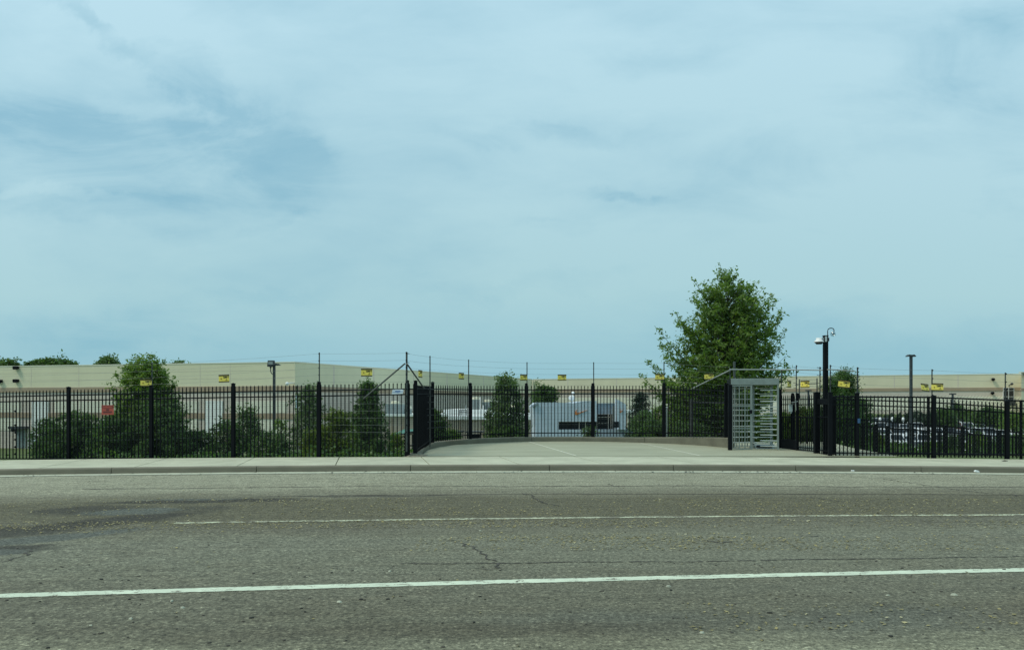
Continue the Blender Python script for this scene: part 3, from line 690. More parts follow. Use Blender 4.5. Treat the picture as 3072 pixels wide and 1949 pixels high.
mb = MB(); face_box(mb, a, b, Z(1199, a.y), Z(1163, a.y), .15); wn = mb.build('window', M['glass'], fb)
mb = MB()
for t in (0, .5, 1):
    p = a+(b-a)*t; face_box(mb, p-rd.normalized()*.03, p+rd.normalized()*.03, Z(1199, a.y), Z(1163, a.y), .22)
for y_ in (1163, 1171, 1189.5, 1199): z_ = Z(y_, a.y); face_box(mb, a, b, z_-.03, z_+.03, .20)
mb.build('window_frame', M['whitepaint'], wn)
a, b = onwall(3012, r0, rd), onwall(3046, r0, rd)
mb = MB(); face_box(mb, a, b, Z(1216, a.y), Z(1199.5, a.y), .3); mb.build('door_canopy', M['pole'], fb)
mb = MB(); p = onwall(3026, r0, rd); mb.bar((p.x, p.y, 5.2), (p.x, p.y-.8, 5.5), .12); mb.lathe([(.1, .2), (.3, 0), (.1, -.25)], (p.x, p.y-.9, 5.55), 10); mb.build('wall_camera', M['pole'], fb)
# taller block at the right end
rb = at('corner_block', (X(3120, 128), 128, 0), 'taller beige building block cut off by the right edge of the photo', 'building')
x0 = X(3064, 128); mb = MB(); mb.prism([Vector((x0, 128, -6)), Vector((x0+22, 128, -6)), Vector((x0+32, 141, -6)), Vector((X(3066, 141), 141, -6))], (0, 0, Z(1118, 128)+6)); mb.build('wall', M['beige'], rb)
mb = MB(); mb.bb(x0-.06, x0+22, 127.9, 128.6, Z(1118, 128), Z(1117, 128)+.1); mb.build('parapet_cap', M['beige'], rb)
mb = MB(); mb.bb(x0-.03, x0+22, 127.95, 128.2, Z(1172, 128), Z(1164, 128)); mb.build('stripe', M['tan'], rb)
mb = MB(); mb.lathe([(.1, -.5), (.5, -.1), (.5, .2), (.2, .4)], (x0+.6, 127.4, Z(1123, 128)), 12); mb.build('wall_lamp', M['black'], rb, smooth=True)

# low annex with white flat roof
an = at('annex', (X(1400, 88), 88, -4), 'low tan annex with white roof and grey roof units left of the pale blue building', 'building')
ax0, ax1 = X(1120, 88), X(1612, 88)
mb = MB(); mb.bb(ax0, ax1, 88, 122, -6, .22); mb.build('wall', M['brick'], an)
mb = MB(); mb.bb(ax0-.1, ax1+.1, 87.85, 122.1, .221, .30); rf = mb.build('roof', M['whitepaint'], an)
mb = MB(); mb.bb(ax0-.2, X(1345, 88), 87.7, 88.2, .30, .55); mb.bb(X(1345, 88), ax1+.2, 87.7, 88.0, -.12, .29); mb.build('roof_edge', M['white'], an)
mb = MB(); mb.bb(X(1330, 97), X(1480, 97), 97, 118, .30, 1.0); mb.build('raised_roof', M['white'], an)
mb = MB()
for px_ in range(1140, 1600, 34): mb.bb(X(px_, 88), X(px_+3, 88), 87.93, 88.05, -6, .1)
mb.build('pilaster', M['tan'], an)
for (pa, pb, yt, yb_, D) in ((1157, 1206, 1211, 1250, 93), (1212, 1226, 1226, 1248, 95), (1414, 1440, 1198, 1238, 99), (1446, 1478, 1206, 1237, 101), (1532, 1560, 1222, 1246, 94)):
    mb = MB(); x0, x1 = X(pa, D), X(pb, D); zt = Z(yt, D); mb.bb(x0, x1, D, D+3, .3, zt)
    for k in range(5): z_ = .5+(zt-.7)*k/5; mb.bb(x0+.1, x1-.1, D-.04, D+.1, z_, z_+.08)
    u = mb.build('roof_unit', M['grey'], an); mb = MB(); mb.bb(x0-.05, x1+.05, D-.05, D+3, zt, zt+.08); mb.lathe([(.5, 0), (.55, .25), (.1, .3)], ((x0+x1)/2, D+1.2, zt+.08), 12); mb.build('unit_fan', M['cream'], u)
for px_, yt in ((1442, 1190), (1450, 1215), (1396, 1215), (1405, 1222)):
    mb = MB(); mb.tube([(X(px_, 98), 98, .3), (X(px_, 98), 98, Z(yt, 98))], .09, 8); mb.build('vent_pipe', M['whitepaint'], an)
mb = MB()
for px_ in (1378, 1384, 1400): mb.bar((X(px_, 92), 92, .3), (X(px_, 92), 92, Z(1229, 92)), .07)
for y_ in (1230, 1236): mb.bar((X(1378, 92), 92, Z(y_, 92)), (X(1400, 92), 92, Z(y_, 92)), .07)
mb.build('roof_ladder', M['pole'], an)
an2 = at('side_annex', (X(1905, 104), 104, -4), 'small low tan building with white roof edge right of the pale blue building', 'building')
mb = MB(); mb.bb(X(1870, 104), X(1960, 104), 104, 116, -6, Z(1238, 104)); mb.build('wall', M['brick'], an2)
mb = MB(); mb.bb(X(1870, 104)-.1, X(1960, 104)+.1, 103.85, 116, Z(1238, 104)+.002, Z(1230, 104)); mb.build('roof_edge', M['white'], an2)
mb = MB()
for k in range(9): x_ = X(1882, 104)+k*.42; mb.bb(x_, x_+.12, 103.9, 104.05, -6, Z(1240, 104))
mb.build('wall_rib', M['cream'], an2)

# pale blue reception building with the orange mark
sb = at('reception_building', P(1735, 1320, 66), 'pale blue metal-clad building with angled roofline, dark window band and orange swoosh mark', 'building')
def pp(pts, D, depth, name, m, parent, lift=0): 
    mb = MB(); mb.prism([P(a, b, D) for a, b in pts], (0, depth, 0)); return mb.build(name, M[m], parent)
pp([(1598, 1219), (1610, 1208), (1611, 1207), (1668, 1206.5), (1720, 1209), (1745, 1204), (1765, 1202), (1790, 1202), (1790, 1264), (1676, 1264), (1676, 1288), (1790, 1288), (1790, 1420), (1612, 1420), (1606, 1280)], 66, 14, 'clad_wall', 'bluewall', sb)
pp([(1787, 1420), (1787, 1288), (1885, 1288), (1898, 1289), (1900, 1420)], 65.9, 6, 'base_wall', 'bluewall2', sb)
pp([(1792, 1209), (1846, 1209), (1846, 1242), (1790, 1242)], 67.2, 8, 'recessed_wall', 'bluewall2', sb)
pp([(1791, 1208), (1848, 1208), (1848, 1210), (1791, 1210)], 67.1, 8.5, 'roof_edge', 'whitepaint', sb)
pp([(1849, 1196.5), (1862, 1203), (1880, 1214), (1880, 1288), (1857, 1288), (1857, 1264), (1849, 1264)], 65.2, .9, 'fin_wall', 'bluewall', sb)
pp([(1840, 1216), (1849, 1216), (1849, 1288), (1840, 1288)], 66.6, 2, 'dark_column', 'grey', sb)
w = pp([(1676.5, 1264.5), (1779, 1264.5), (1790, 1250), (1790, 1287.5), (1676.5, 1287.5)], 66.35, .1, 'window_band', 'glass', sb)
mb = MB()
for px_ in (1714, 1737.5, 1756.5, 1781): mb.bar(P(px_, 1265, 66.28), P(px_, 1287.5, 66.28), .045)
mb.bar(P(1676, 1264.8, 66.28), P(1779, 1264.8, 66.28), .03); mb.build('window_frame', M['pink'], w)
mb = MB()
for y_ in (1272.5, 1281): mb.bar(P(1678, y_, 66.5), P(1788, y_, 66.5), .05)
e = pp([(1790, 1242.5), (1836, 1242.5), (1836, 1287.5), (1790, 1287.5)], 67.25, .1, 'entrance_glass', 'glass', sb)
mb = MB()
for px_ in (1791, 1825, 1832.5): mb.bar(P(px_, 1242.5, 67.2), P(px_, 1287.5, 67.2), .05)
mb.bar(P(1791, 1250.5, 67.2), P(1832, 1250.5, 67.2), .05); mb.bar(P(1791, 1268, 67.2), P(1825, 1268, 67.2), .025); mb.build('window_frame', M['pink'], e)
pp([(1841, 1264), (1857, 1264), (1857, 1282), (1841, 1282)], 65.15, .1, 'window_band', 'glass', sb)
# the mark: hooked left end sweeping to a thin tail up to the right
def bez(p0, p1, p2, p3, n=14): return [tuple((1-t)**3*a+3*(1-t)**2*t*b+3*(1-t)*t*t*c+t**3*d for a, b, c, d in zip(p0, p1, p2, p3)) for t in [i/n for i in range(n)]]
sw = bez((1763, 1229.5), (1748, 1236), (1738, 1240.5), (1731, 1243.6))+bez((1731, 1243.6), (1724, 1245.5), (1720.5, 1239), (1731, 1227.5))+bez((1731, 1227.5), (1727.5, 1235.5), (1731, 1239.5), (1738, 1237.0))+bez((1738, 1237.0), (1744, 1235), (1752, 1232.2), (1763, 1229.5))
mb = MB(); mb.prism([P(a, b, 65.94) for a, b in sw], (0, .05, 0)); mb.build('swoosh_mark', M['orange'], sb)
mb = MB(); mb.prism([P(1860+(a-1724)*.28, 1222+(b-1222)*.75, 65.14) for a, b in sw], (0, .05, 0)); mb.build('swoosh_mark', M['orange'], sb)
pp([(1594, 1216), (1612, 1206), (1613, 1211), (1598, 1220)], 65.8, .3, 'roof_fascia', 'bluewall2', sb)
# satellite dish on the roof
ds = at('satellite_dish', P(1715, 1208, 72), 'white satellite dishes on a mast above the pale blue building', 'dish')
mb = MB(); p = P(1717, 1212, 72); mb.tube([(p.x, 72, p.z-.5), (p.x, 72, Z(1176, 72))], .06, 8); mb.build('mast', M['whitepaint'], ds)
for px_, py_, r in ((1715, 1193, .27), (1718.5, 1178.5, .15)):
    c_ = P(px_, py_, 71.85); mb = MB(); vs = []; n_ = 16
    for k in range(4):
        rr_ = r*k/3
        for i in range(n_): t = 2*math.pi*i/n_; vs.append((c_.x+rr_*1.1*math.cos(t), c_.y-.12+.14*(k/3)**2-.1*math.cos(t)*k/3, c_.z+rr_*math.sin(t)))
    mb.add(vs, [(k*n_+i, k*n_+(i+1) % n_, (k+1)*n_+(i+1) % n_, (k+1)*n_+i) for k in range(3) for i in range(n_)]); mb.build('dish', M['whitepaint'], ds, smooth=True)

# ---------------------------------------------------------------- light poles
def light_pole(px, ytop, D, r, label, heads):
    b = P(px, ytop, D); gz = terrain(b.x, D)
    t = at('light_pole', (b.x, D, gz), label, 'light pole')
    mb = MB(); mb.box((b.x, D, (gz+b.z)/2), (2*r, 2*r, b.z-gz)); mb.build('pole', M['pole'], t)
    mb = MB(); mb.lathe([(r*2.2, -.05), (r*2.2, .5), (r*1.6, .55)], (b.x, D, gz), 12); mb.build('footing', M['kerb'], t)
    heads(t, b, D); return t
def h1(t, b, D):
    s = D/F
    c_ = P(814, 1091, D-.1); mb = MB(); mb.prism([c_+Vector(v) for v in ((-.17, -.15, .20), (.18, -.15, .20), (.18, -.15, -.13), (-.05, -.15, -.20), (-.21, -.15, -.17))], (0, .28, 0)); hd = mb.build('floodlight', M['pole'], t)
    mb = MB(); mb.box((c_.x, c_.y-.16, c_.z+.045), (.27, .03, .19)); mb.build('lens', M['grey'], hd)
    a = P(824, 1092, D); mb = MB(); mb.prism([P(824, 1089, D), P(835, 1091, D), P(842, 1095.5, D), P(824, 1096, D)], (0, .16, 0)); mb.build('side_lamp', M['pole'], t)
    mb = MB(); mb.tube([P(812, 1100, D), P(812, 1107, D), P(812, 1114, D), P(815, 1120, D), P(821, 1123, D)], .028, 7); mb.tube([P(812, 1100, D), P(812, 1104, D)], .05, 8); mb.build('conduit', M['pole'], t)
light_pole(822.5, 1088, 45, .068, 'dark light pole with a square floodlight rising behind the left picket fence', h1)
def h2(t, b, D):
    for s in (-1, 1):
        mb = MB(); mb.prism([b+Vector((0, -.12, .0)), b+Vector((s*.17, -.12, .02)), b+Vector((s*.30, -.12, -.09)), b+Vector((s*.26, -.12, -.13)), b+Vector((0, -.12, -.09))], (0, .3, 0)); mb.build('lamp_head', M['pole'], t)
light_pole(2733, 1064, 50, .075, 'tall dark light pole with a flat T-shaped lamp head at right', h2)
def h3(t, b, D):
    mb = MB(); mb.bb(b.x-.45, b.x+.45, D-.2, D+.2, b.z-.05, b.z+.14); mb.build('lamp_head', M['pole'], t)
light_pole(2425, 1172, 118, .11, 'small distant light pole seen above the double gate', h3)
light_pole(2858, 1182, 115, .11, 'small distant light pole against the beige wall right of the T-headed pole', h3)

# ---------------------------------------------------------------- turnstile
TD = 24.5; k = TD/F
ts = at('turnstile', P(2262, 1348, TD), 'grey full-height steel turnstile standing at the right end of the kerb wall', 'turnstile')
def tz(py): return Z(py, TD)
def tx(px): return X(px, TD)
zb = zap(TD)
DEP = 1.45
mb = MB(); mb.bb(tx(2195), tx(2333), TD-.06, TD+DEP, tz(1154), tz(1135)); mb.build('header', M['turn'], ts, bevel=.008)
mb = MB(); mb.bb(tx(2193), tx(2195)-.004, TD+.0, TD+DEP-.05, tz(1153), tz(1135.5)); mb.build('header_end', M['black'], ts)
mb = MB()
for px_ in (2206.5, 2219.5, 2236): mb.bb(tx(px_)-.016, tx(px_)+.016, TD-.02, TD+.015, zb+.05, tz(1155))
for py_ in (1157, 1218, 1285, 1345.5): mb.bb(tx(2197), tx(2252), TD-.05, TD-.021, tz(py_)-.018, tz(py_)+.018)
for px_ in (2198, 2202.5): mb.bb(tx(px_)-.012, tx(px_)+.012, TD+.25, TD+.28, zb, tz(1155))
mb.build('cage_panel', M['turn'], ts)
mb = MB(); mb.bb(tx(2251), tx(2256.5), TD-.055, TD+.03, zb, tz(1154)); mb.build('cage_post', M['turn'], ts)
mb = MB(); mb.bb(tx(2327.5), tx(2332.5), TD-.05, TD+.04, zb, tz(1154.5)); mb.build('comb_post', M['turn'], ts)
mb = MB(); mb.bb(tx(2324), tx(2332), TD+DEP-.1, TD+DEP-.02, zb, tz(1154.5)); mb.build('rear_post', M['turn'], ts)
mb = MB(); cxr = tx(2263.5); cyr = TD+.62
mb.tube([(cxr, cyr, zb+.02), (cxr, cyr, tz(1155))], .062, 14); mb.lathe([(.11, 0), (.11, .09), (.07, .12)], (cxr, cyr, zb), 16); rot = mb.build('rotor', M['turn'], ts, smooth=False)
for ang in (6, 96, 186, 276):
    mb = MB()
    for i in range(11):
        z_ = zb+.20+(tz(1163)-zb-.20)*i/10; d = Vector((math.cos(R(ang)), math.sin(R(ang)), 0))*.64
        mb.tube([(cxr, cyr, z_), (cxr+d.x, cyr+d.y, z_)], .0175, 8)
    mb.build('rotor_arms', M['arm'], rot)
mb = MB()
for i in range(11):
    z_ = zb+.115+(tz(1170)-zb-.115)*i/10; mb.tube([(tx(2328), TD+.02, z_), (tx(2281), TD+.12, z_)], .0165, 8)
mb.build('comb_arms', M['arm'], ts)
mb = MB()
for px_ in (2206, 2222, 2238, 2254): mb.bb(tx(px_), tx(px_)+.03, TD+DEP-.06, TD+DEP-.03, zb, tz(1155))
mb.build('rear_cage', M['turn'], ts)
mb = MB(); mb.bb(tx(2248), tx(2256), TD-.09, TD-.056, tz(1240), tz(1229)); mb.build('lock_box', M['black'], ts)
mb = MB(); mb.bb(tx(2268), tx(2327), TD+.55, TD+.60, zb, zb+.16); fr = mb.build('threshold_plate', M['box'], ts)
mb = MB(); mb.tube([(tx(2274), TD+.50, zb+.085), (tx(2320), TD+.50, zb+.085)], .035, 8); mb.build('threshold_tube', M['black'], fr)
mb = MB(); mb.bb(tx(2196), tx(2335), TD-.1, TD+DEP, zb-.12, zb+.012); mb.build('base_slab', M['plaza'], ts)
ts.rotation_euler = (0, 0, -R(12))

# ---------------------------------------------------------------- gates between turnstile and camera pole
gt = at('double_gate', P(2391, 1356, 24.4), 'black double picket gate with a solid kick plate right of the turnstile', 'gate')
def gpost(px, pt, pb, w, name='post'):
    D = 1.57*F/(pb-YH)+.05; D = max(D, 22.35); p = P(px, pb, D); return post((p.x, D), .1, Z(pt, D), gt, w=w, name=name), p, D
_, g1, D1 = gpost(2338, 1168, 1350, .12)
_, g2, D2 = gpost(2392, 1181, 1356, .085)
_, g2b, D2b = gpost(2378, 1181, 1354, .075)
_, g3, D3 = gpost(2450, 1178, 1362.5, .15)
def gleaf(a, b, zt, kick=False, name='gate_leaf'):
    fence_panel(a, b, zt, zt, .2, .2, [(zt-.17, zt-.17), (zt-.34, zt-.34), (Z(1250, 24.3), Z(1251, 23.6)), (.32, .32), (.24, .24)], gt, pitch=.112, meshw=False, name=name, rw=.032)
    if kick:
        mb = MB(); q = Vector(b)-Vector(a); mb.bar((a[0], a[1], .34), (b[0], b[1], .34), .05, .42); mb.build('kick_plate', M['black'], gt)
gleaf((g1.x, D1), (g2.x, D2), Z(1182, 24.5), True); gleaf((g2.x, D2), (g3.x, D3), Z(1181, 23.5))
mb = MB(); mb.bar(P(2375, 1207, D2-.1), P(2394, 1203, D2-.1), .03); mb.bar(P(2386, 1197, D2-.12), P(2388, 1230, D2-.12), .022); mb.build('latch', M['galv'], gt)
# narrow sliding panel and dark posts around the camera pole
pn = at('picket_bay', P(2470, 1366, 22.8), 'short dark picket bay between the gate and the camera pole', 'fence')
fence_panel((g3.x, D3), (R3[0][0], 22.45), Z(1184, 22.8), Z(1184, 22.6), .15, .14, [(Z(1197, 22.8),)*2, (Z(1211, 22.8),)*2, (Z(1250, 22.8),)*2, (.29, .29)], pn, meshw=False)
mb = MB(); mb.bar((g3.x, D3-.05, Z(1203, 23)), (R3[0][0], 22.4, Z(1206, 22.4)), .05, .16); mb.build('cross_plate', M['black'], pn)
mb = MB(); p = P(2497, 1368, 22.7); mb.bb(p.x-.03, p.x+.10, 22.7, 22.85, .1, Z(1190, 22.7)); mb.build('post', M['black'], pn)
# card reader box
bx = at('intercom_box', P(2372, 1224, D2b-.15), 'small pale grey box mounted on the double gate post', 'box')
c_ = P(2371.5, 1224, D2b-.14); mb = MB(); mb.box(c_, (.105, .10, .24)); mb.build('housing', M['box'], bx, bevel=.012)
mb = MB(); mb.box(c_+Vector((0, -.02, .125)), (.125, .15, .012)); mb.box(c_+Vector((0.02, 0, -.14)), (.03, .03, .06)); mb.build('hood', M['box'], bx)
bt = MB(); c_ = P(2577, 1262, 22.32); bt.box(c_, (.08, .03, .14)); o = bt.build('reader_tag', M['bluetag'], None, bevel=.01); tag(o, 'small blue plastic box clipped to the right picket fence', 'box')

# ---------------------------------------------------------------- camera pole
CD = 22.9; cp = at('camera_pole', P(2476, 1366, CD), 'tall square black pole carrying a white dome camera', 'camera pole')
px0, px1 = X(2470.5, CD), X(2482.5, CD); pw = px1-px0; xm = (px0+px1)/2
mb = MB(); mb.bb(px0, px1, CD-pw/2, CD+pw/2, .05, Z(1008, CD)); mb.bb(px0-.01, px1+.01, CD-pw/2-.01, CD+pw/2+.01, Z(1008, CD), Z(1007, CD)+.01); mb.build('pole', M['black'], cp)
mb = MB(); mb.bb(px1, px1+.035, CD-.05, CD+.05, Z(1023.5, CD), Z(1013, CD)); mb.build('junction_box', M['pole'], cp)
s_ = CD/F
dc = at('dome_camera', P(2457, 1024, CD), 'white security dome camera on an arm from the black pole', 'camera')
c_ = P(2457, 1024, CD-.02)
mb = MB(); mb.lathe([(.085*1.0, 11*s_*.95), (.088, 5*s_), (.115, 3*s_), (14.6*s_, -1.2*s_), (14.2*s_, -2*s_)], c_, 28); mb.build('hood', M['whitepaint'], dc, smooth=True)
mb = MB(); mb.lathe([(14*s_, -2.05*s_), (11*s_, -4*s_), (9.4*s_, -6*s_), (8*s_, -8.3*s_), (.3*s_, -8.6*s_)], c_, 24); mb.build('dome', M['glass'], dc, smooth=True)
mb = MB(); mb.prism([P(2460, 1013, CD-.03), P(2478, 1013, CD-.03), P(2478, 1025.5, CD-.03), P(2470, 1018.5, CD-.03), P(2460, 1017.5, CD-.03)], (0, .07, 0)); mb.bb(X(2472.5, CD), X(2477.5, CD), CD-.09, CD-.06, Z(1025, CD), Z(1009, CD)); mb.build('bracket', M['box'], dc)
gc = at('globe_camera', P(2499, 1001, CD), 'clear globe camera hanging from a thin gooseneck atop the black pole', 'camera')
pts = [P(2483, 1008, CD), P(2483, 992, CD)]+[P(2493-10*math.cos(t), 992-8*math.sin(t), CD) for t in frange(.3, math.pi-.5, 9)]+[P(2502, 995, CD), P(2503, 1002, CD)]
mb = MB(); mb.tube(pts, .0135, 8); mb.build('gooseneck', M['black'], gc, smooth=True)
gm = bpy.data.materials.new('clear_dome'); gm.use_nodes = True; t_ = gm.node_tree; t_.nodes.clear()
a_ = N(t_, 'ShaderNodeBsdfTransparent'); a_.inputs[0].default_value = (.78, .84, .86, 1); b_ = N(t_, 'ShaderNodeBsdfGlossy'); b_.inputs['Roughness'].default_value = .08; b_.inputs[0].default_value = (.9, .95, .95, 1)
x_ = N(t_, 'ShaderNodeMixShader'); x_.inputs[0].default_value = .22; L(t_, a_.outputs[0], x_.inputs[1]); L(t_, b_.outputs[0], x_.inputs[2]); o_ = N(t_, 'ShaderNodeOutputMaterial'); L(t_, x_.outputs[0], o_.inputs[0])
c_ = P(2499, 1001.5, CD); mb = MB(); rr_ = 8*s_; mb.lathe([(rr_*math.sin(t), -rr_*math.cos(t)) for t in frange(.08, math.pi-.08, 14)], c_, 20); mb.build('globe', gm, gc, smooth=True)
mb = MB(); mb.box(c_+Vector((.012, 0, -.01)), (.045, .045, .05)); mb.box(c_+Vector((-.03, 0, .03)), (.04, .04, .03)); mb.build('lens_unit', M['black'], gc, bevel=.008)

# ---------------------------------------------------------------- electric fence: slim poles and wires above the pickets
def epoles(label, pts, nw, dzw, pipe=None, group=None, m='thin', r=.019, knobs=True, top_off=.04):
    pts = [(P(px, py, D)) for px, py, D in pts]
    t = at('electric_fence', (pts[len(pts)//2].x, pts[len(pts)//2].y, .2), label, 'electric fence')
    for p in pts:
        mb = MB(); mb.tube([(p.x, p.y, .3), p], r, 8); mb.build('pole', M[m], t)
    mb = MB()
    for w in range(nw):
        for a, b in zip(pts, pts[1:]):
            za, zb_ = a.z-top_off-w*dzw, b.z-top_off-w*dzw; sag = .012*(b-a).length/3; n_ = 6
            mb.tube([(a.x+(b.x-a.x)*i/n_, a.y+(b.y-a.y)*i/n_-.03, za+(zb_-za)*i/n_-sag*4*(i/n_)*(1-i/n_)) for i in range(n_+1)], .0026, 4, cap=False)
    mb.build('wires', M['wire'], t)
    mb = MB()
    for p in pts:
        for w in range(nw): mb.box((p.x, p.y-.03, p.z-top_off-w*dzw), (.028, .05, .03))
    mb.build('insulators', M['black'], t)
    return t, pts
e1, q1 = epoles('thin poles and wires of the electric fence above the left picket fence', [(-260, 1112, 25.1), (456, 1088, 23.35), (958, 1057, 22.5), (1219, 1055, 22.15)], 12, .215)
e2, q2 = epoles('thin poles and wires of the electric fence above the curved fence', [(1221, 1056, 22.2), (1290, 1067, 24.7), (1406, 1078, 27.4), (1581, 1086, 28.7), (1781, 1086, 28.75), (1992, 1086, 27.8), (2190, 1098, 25.8)], 12, .215)
e3, q3 = epoles('thin poles and wires of the electric fence above the gates', [(2344, 1108, 25.3), (2389, 1095, 24.7), (2460, 1100, 23.3), (2491, 1094, 22.75), (2572, 1101, 22.7)], 4, .2)
e4, q4 = epoles('thin poles and wires of the electric fence above the right picket fence', [(2573, 1101, 22.75), (2796, 1107, 22.65), (3016, 1117, 22.65), (3300, 1132, 22.7)], 4, .25)
mb = MB(); a, b = q1[-1], None
top = P(1219, 1092, 22.1); mb.tube([P(1215, 1090, 22.1), P(1090, 1196, 22.25)], .024, 8); mb.tube([P(1221, 1091, 22.1), P(1272, 1164, 23.3)], .024, 8); mb.build('brace', M['thin'], e1)
mb = MB()
for i in range(11): z_ = q1[-1].z-.045-.27*i; mb.bar((q1[-1].x+.02, q1[-1].y, z_), (q1[-1].x+.09, q1[-1].y+.02, z_-.012), .016)
mb.build('end_insulators', M['black'], e1)
for px_, D, ys__ in ((46, 24.1, (1233, 1275, 1297, 1318, 1340, 1361)), (1215, 22.3, (1302, 1311, 1320, 1330, 1341, 1349))):
    mb = MB()
    for y_ in ys__: c_ = P(px_, y_, D); mb.lathe([(.004, -.035), (.035, -.015), (.04, .01), (.012, .035)], c_, 10); mb.bar(c_, c_+Vector((.0, -.06, 0)), .015)
    mb.build('insulators', M['black'], e1, smooth=False)
mb = MB(); mb.tube([P(2190, 1110, 25.7), P(2075, 1166, 27.0)], .022, 8); mb.build('brace', M['galv'], e2)
mb = MB(); mb.tube([P(2188, 1108, 25.6), P(2344, 1108.5, 25.1), P(2389, 1109, 24.6), P(2460, 1110, 23.2), P(2491, 1108, 22.7), P(2566, 1113, 22.65)], .019, 8); mb.build('top_pipe', M['galv'], e3)
mb = MB(); mb.tube([(X(2203, 26.2), 26.2, .3), P(2203, 1084, 26.2)], .04, 10); mb.build('corner_pole', M['thin'], e2)
mb = MB()
for px_, pt_, D in ((2398, 1137, 24.3), (2451, 1134, 23.4)): mb.tube([P(px_, 1195, D), P(px_, pt_, D)], .02, 8)
mb.tube([P(2386, 1155, 24.4), P(2398, 1152, 24.3), P(2451, 1150, 23.4)], .014, 8)
for y_ in (1139, 1147, 1160): mb.tube([P(2398, y_, 24.35), P(2451, y_-1, 23.45)], .003, 4)
mb.build('gate_frame', M['thin'], e3)
mb = MB()
for i in range(4):
    for px_, D, s in ((2460, 23.3, -1), (2389, 24.7, -1)): mb.bar(P(px_, 1103+i*23-(i > 2)*8, D), P(px_+s*9, 1102+i*23-(i > 2)*8, D), .014)
mb.build('end_insulators', M['black'], e3)

# ---------------------------------------------------------------- signs
def text_obj(txt, size, loc, rot, m, parent, name='lettering', align='CENTER', weight=.0, xs=1.0):
    cu = bpy.data.curves.new('t', 'FONT'); cu.body = txt; cu.size = size; cu.align_x = align; cu.align_y = 'CENTER'; cu.extrude = .0015; cu.offset = weight; cu.resolution_u = 3
    ob = bpy.data.objects.new('t', cu); C.objects.link(ob); dg = bpy.context.evaluated_depsgraph_get(); me = bpy.data.meshes.new_from_object(ob.evaluated_get(dg)); bpy.data.objects.remove(ob)
    me.materials.clear(); me.materials.append(m); o = bpy.data.objects.new(name, me); C.objects.link(o); o.parent = parent; o.location = loc; o.rotation_euler = rot; o.scale = (xs, 1, 1); return o
WS = dict(w=.335, h=.25)
def wsign(px, py, D, yaw, label, tilt=0, pitch=0, w=.335, h=.235):
    c_ = P(px, py, D-.06); t = empty('warning_sign', c_, label, 'sign', 'yellow high-voltage signs hung on the electric fence wires'); t.rotation_euler = (R(pitch), R(tilt), R(yaw))
    def part(name, m, x, z, ww, hh, y=-.0, th=.004, par=None):
        mb = MB(); mb.box((x, y, z), (ww, th, hh)); o = mb.build(name, m); o.parent = par or t; return o
    pl = part('sign_plate', M['yellow'], 0, 0, w, h)
    b1 = part('header_band', M['ink'], 0, h/2-.021, w+.002, .044, -.003)
    part('header_line', M['olive'], 0, h/2-.021, w*.84, .007, -.006, .003, b1)
    b2 = part('footer_band', M['ink'], 0, -h/2+.016, w+.002, .034, -.003)
    part('footer_line', M['olive'], 0, -h/2+.016, w*.84, .004, -.006, .003, b2)
    text_obj('7,000 V', .068, (.065, -.0035, .035), (R(90), 0, 0), M['ink'], pl, weight=.0045, xs=.80)
    mb = MB(); mb.add([(.055, -.0035, -.045), (.10, -.0035, -.045), (.0775, -.0035, -.01)], [(0, 1, 2)]); o = mb.build('warning_triangle', M['ink']); o.parent = pl
    mb = MB(); mb.box((.075, -.004, -.06), (.085, .001, .012)); o = mb.build('caption_line', M['olive']); o.parent = pl
    mb = MB(); mb.lathe([(.001, -.03), (.03, 0), (.001, .03)], (-.09, -.003, -.005), 3); o = mb.build('symbol', M['olive']); o.parent = pl
    return t
def place(txt): return txt
S_ = [(438, 1148, 23.3, 6, 'yellow 7,000 V sign in front of the leafy tree at left', 0, 0),
      (672, 1135, 22.9, -4, 'yellow 7,000 V sign on the wires left of the floodlight pole', -2, 0),
      (1100, 1117, 22.3, 2, 'yellow 7,000 V sign above the left brace of the tall corner pole', 0, 0),
      (1261, 1121, 23.6, 76, 'yellow sign seen almost edge-on just right of the tall corner pole', 0, 0),
      (1384, 1127.5, 27.0, 60, 'narrow-looking turned yellow sign left of the third thin pole of the curved fence', 0, 0),
      (1571, 1132, 28.5, 34, 'yellow 7,000 V sign touching the thin pole above the round tree', 0, 0),
      (1686, 1132, 28.6, 3, 'yellow 7,000 V sign on the wires above the pale blue building', 0, 0),
      (1979, 1130.5, 27.7, -3, 'yellow 7,000 V sign at the left edge of the big tree crown', 0, 0),
      (2127, 1129, 26.4, 2, 'yellow 7,000 V sign on the pale brace left of the turnstile', 0, 0),
      (2368, 1152, 24.8, 50, 'yellow 7,000 V sign just right of the turnstile header', 0, 0),
      (2415, 1152, 24.0, -58, 'narrow turned yellow sign on the small gate frame', 0, 0),
      (2532, 1151.5, 22.5, -8, 'tilted yellow 7,000 V sign in front of the conical evergreen', 7, 0),
      (2775, 1162, 22.5, 24, 'yellow sign turned away, left of the thin pole near the T-headed light pole', 5, -14),
      (2812, 1161, 22.5, -10, 'yellow 7,000 V sign directly right of the thin pole near the T-headed light pole', 2, -8)]
for px_, py_, D, yaw, lab, tilt, pitch in S_:
    lab = lab.replace(', second sign run from the left edge', '')
    wsign(px_, py_, D, yaw, lab, tilt, pitch)
c_ = P(323, 1229, 23.2); rs_ = at('red_sign', c_, 'square red notice sign fixed to the left picket fence', 'sign')
mb = MB(); mb.box(c_, (.385, .006, .30)); pl = mb.build('sign_plate', M['red'], rs_)
mb = MB(); mb.box(c_+Vector((0, -.006, .095)), (.36, .002, .075)); hb = mb.build('header_band', M['darkred'], rs_)
mb = MB(); mb.box(c_+Vector((0, -.008, .095)), (.30, .001, .04)); mb.build('header_text_line', M['red'], hb)
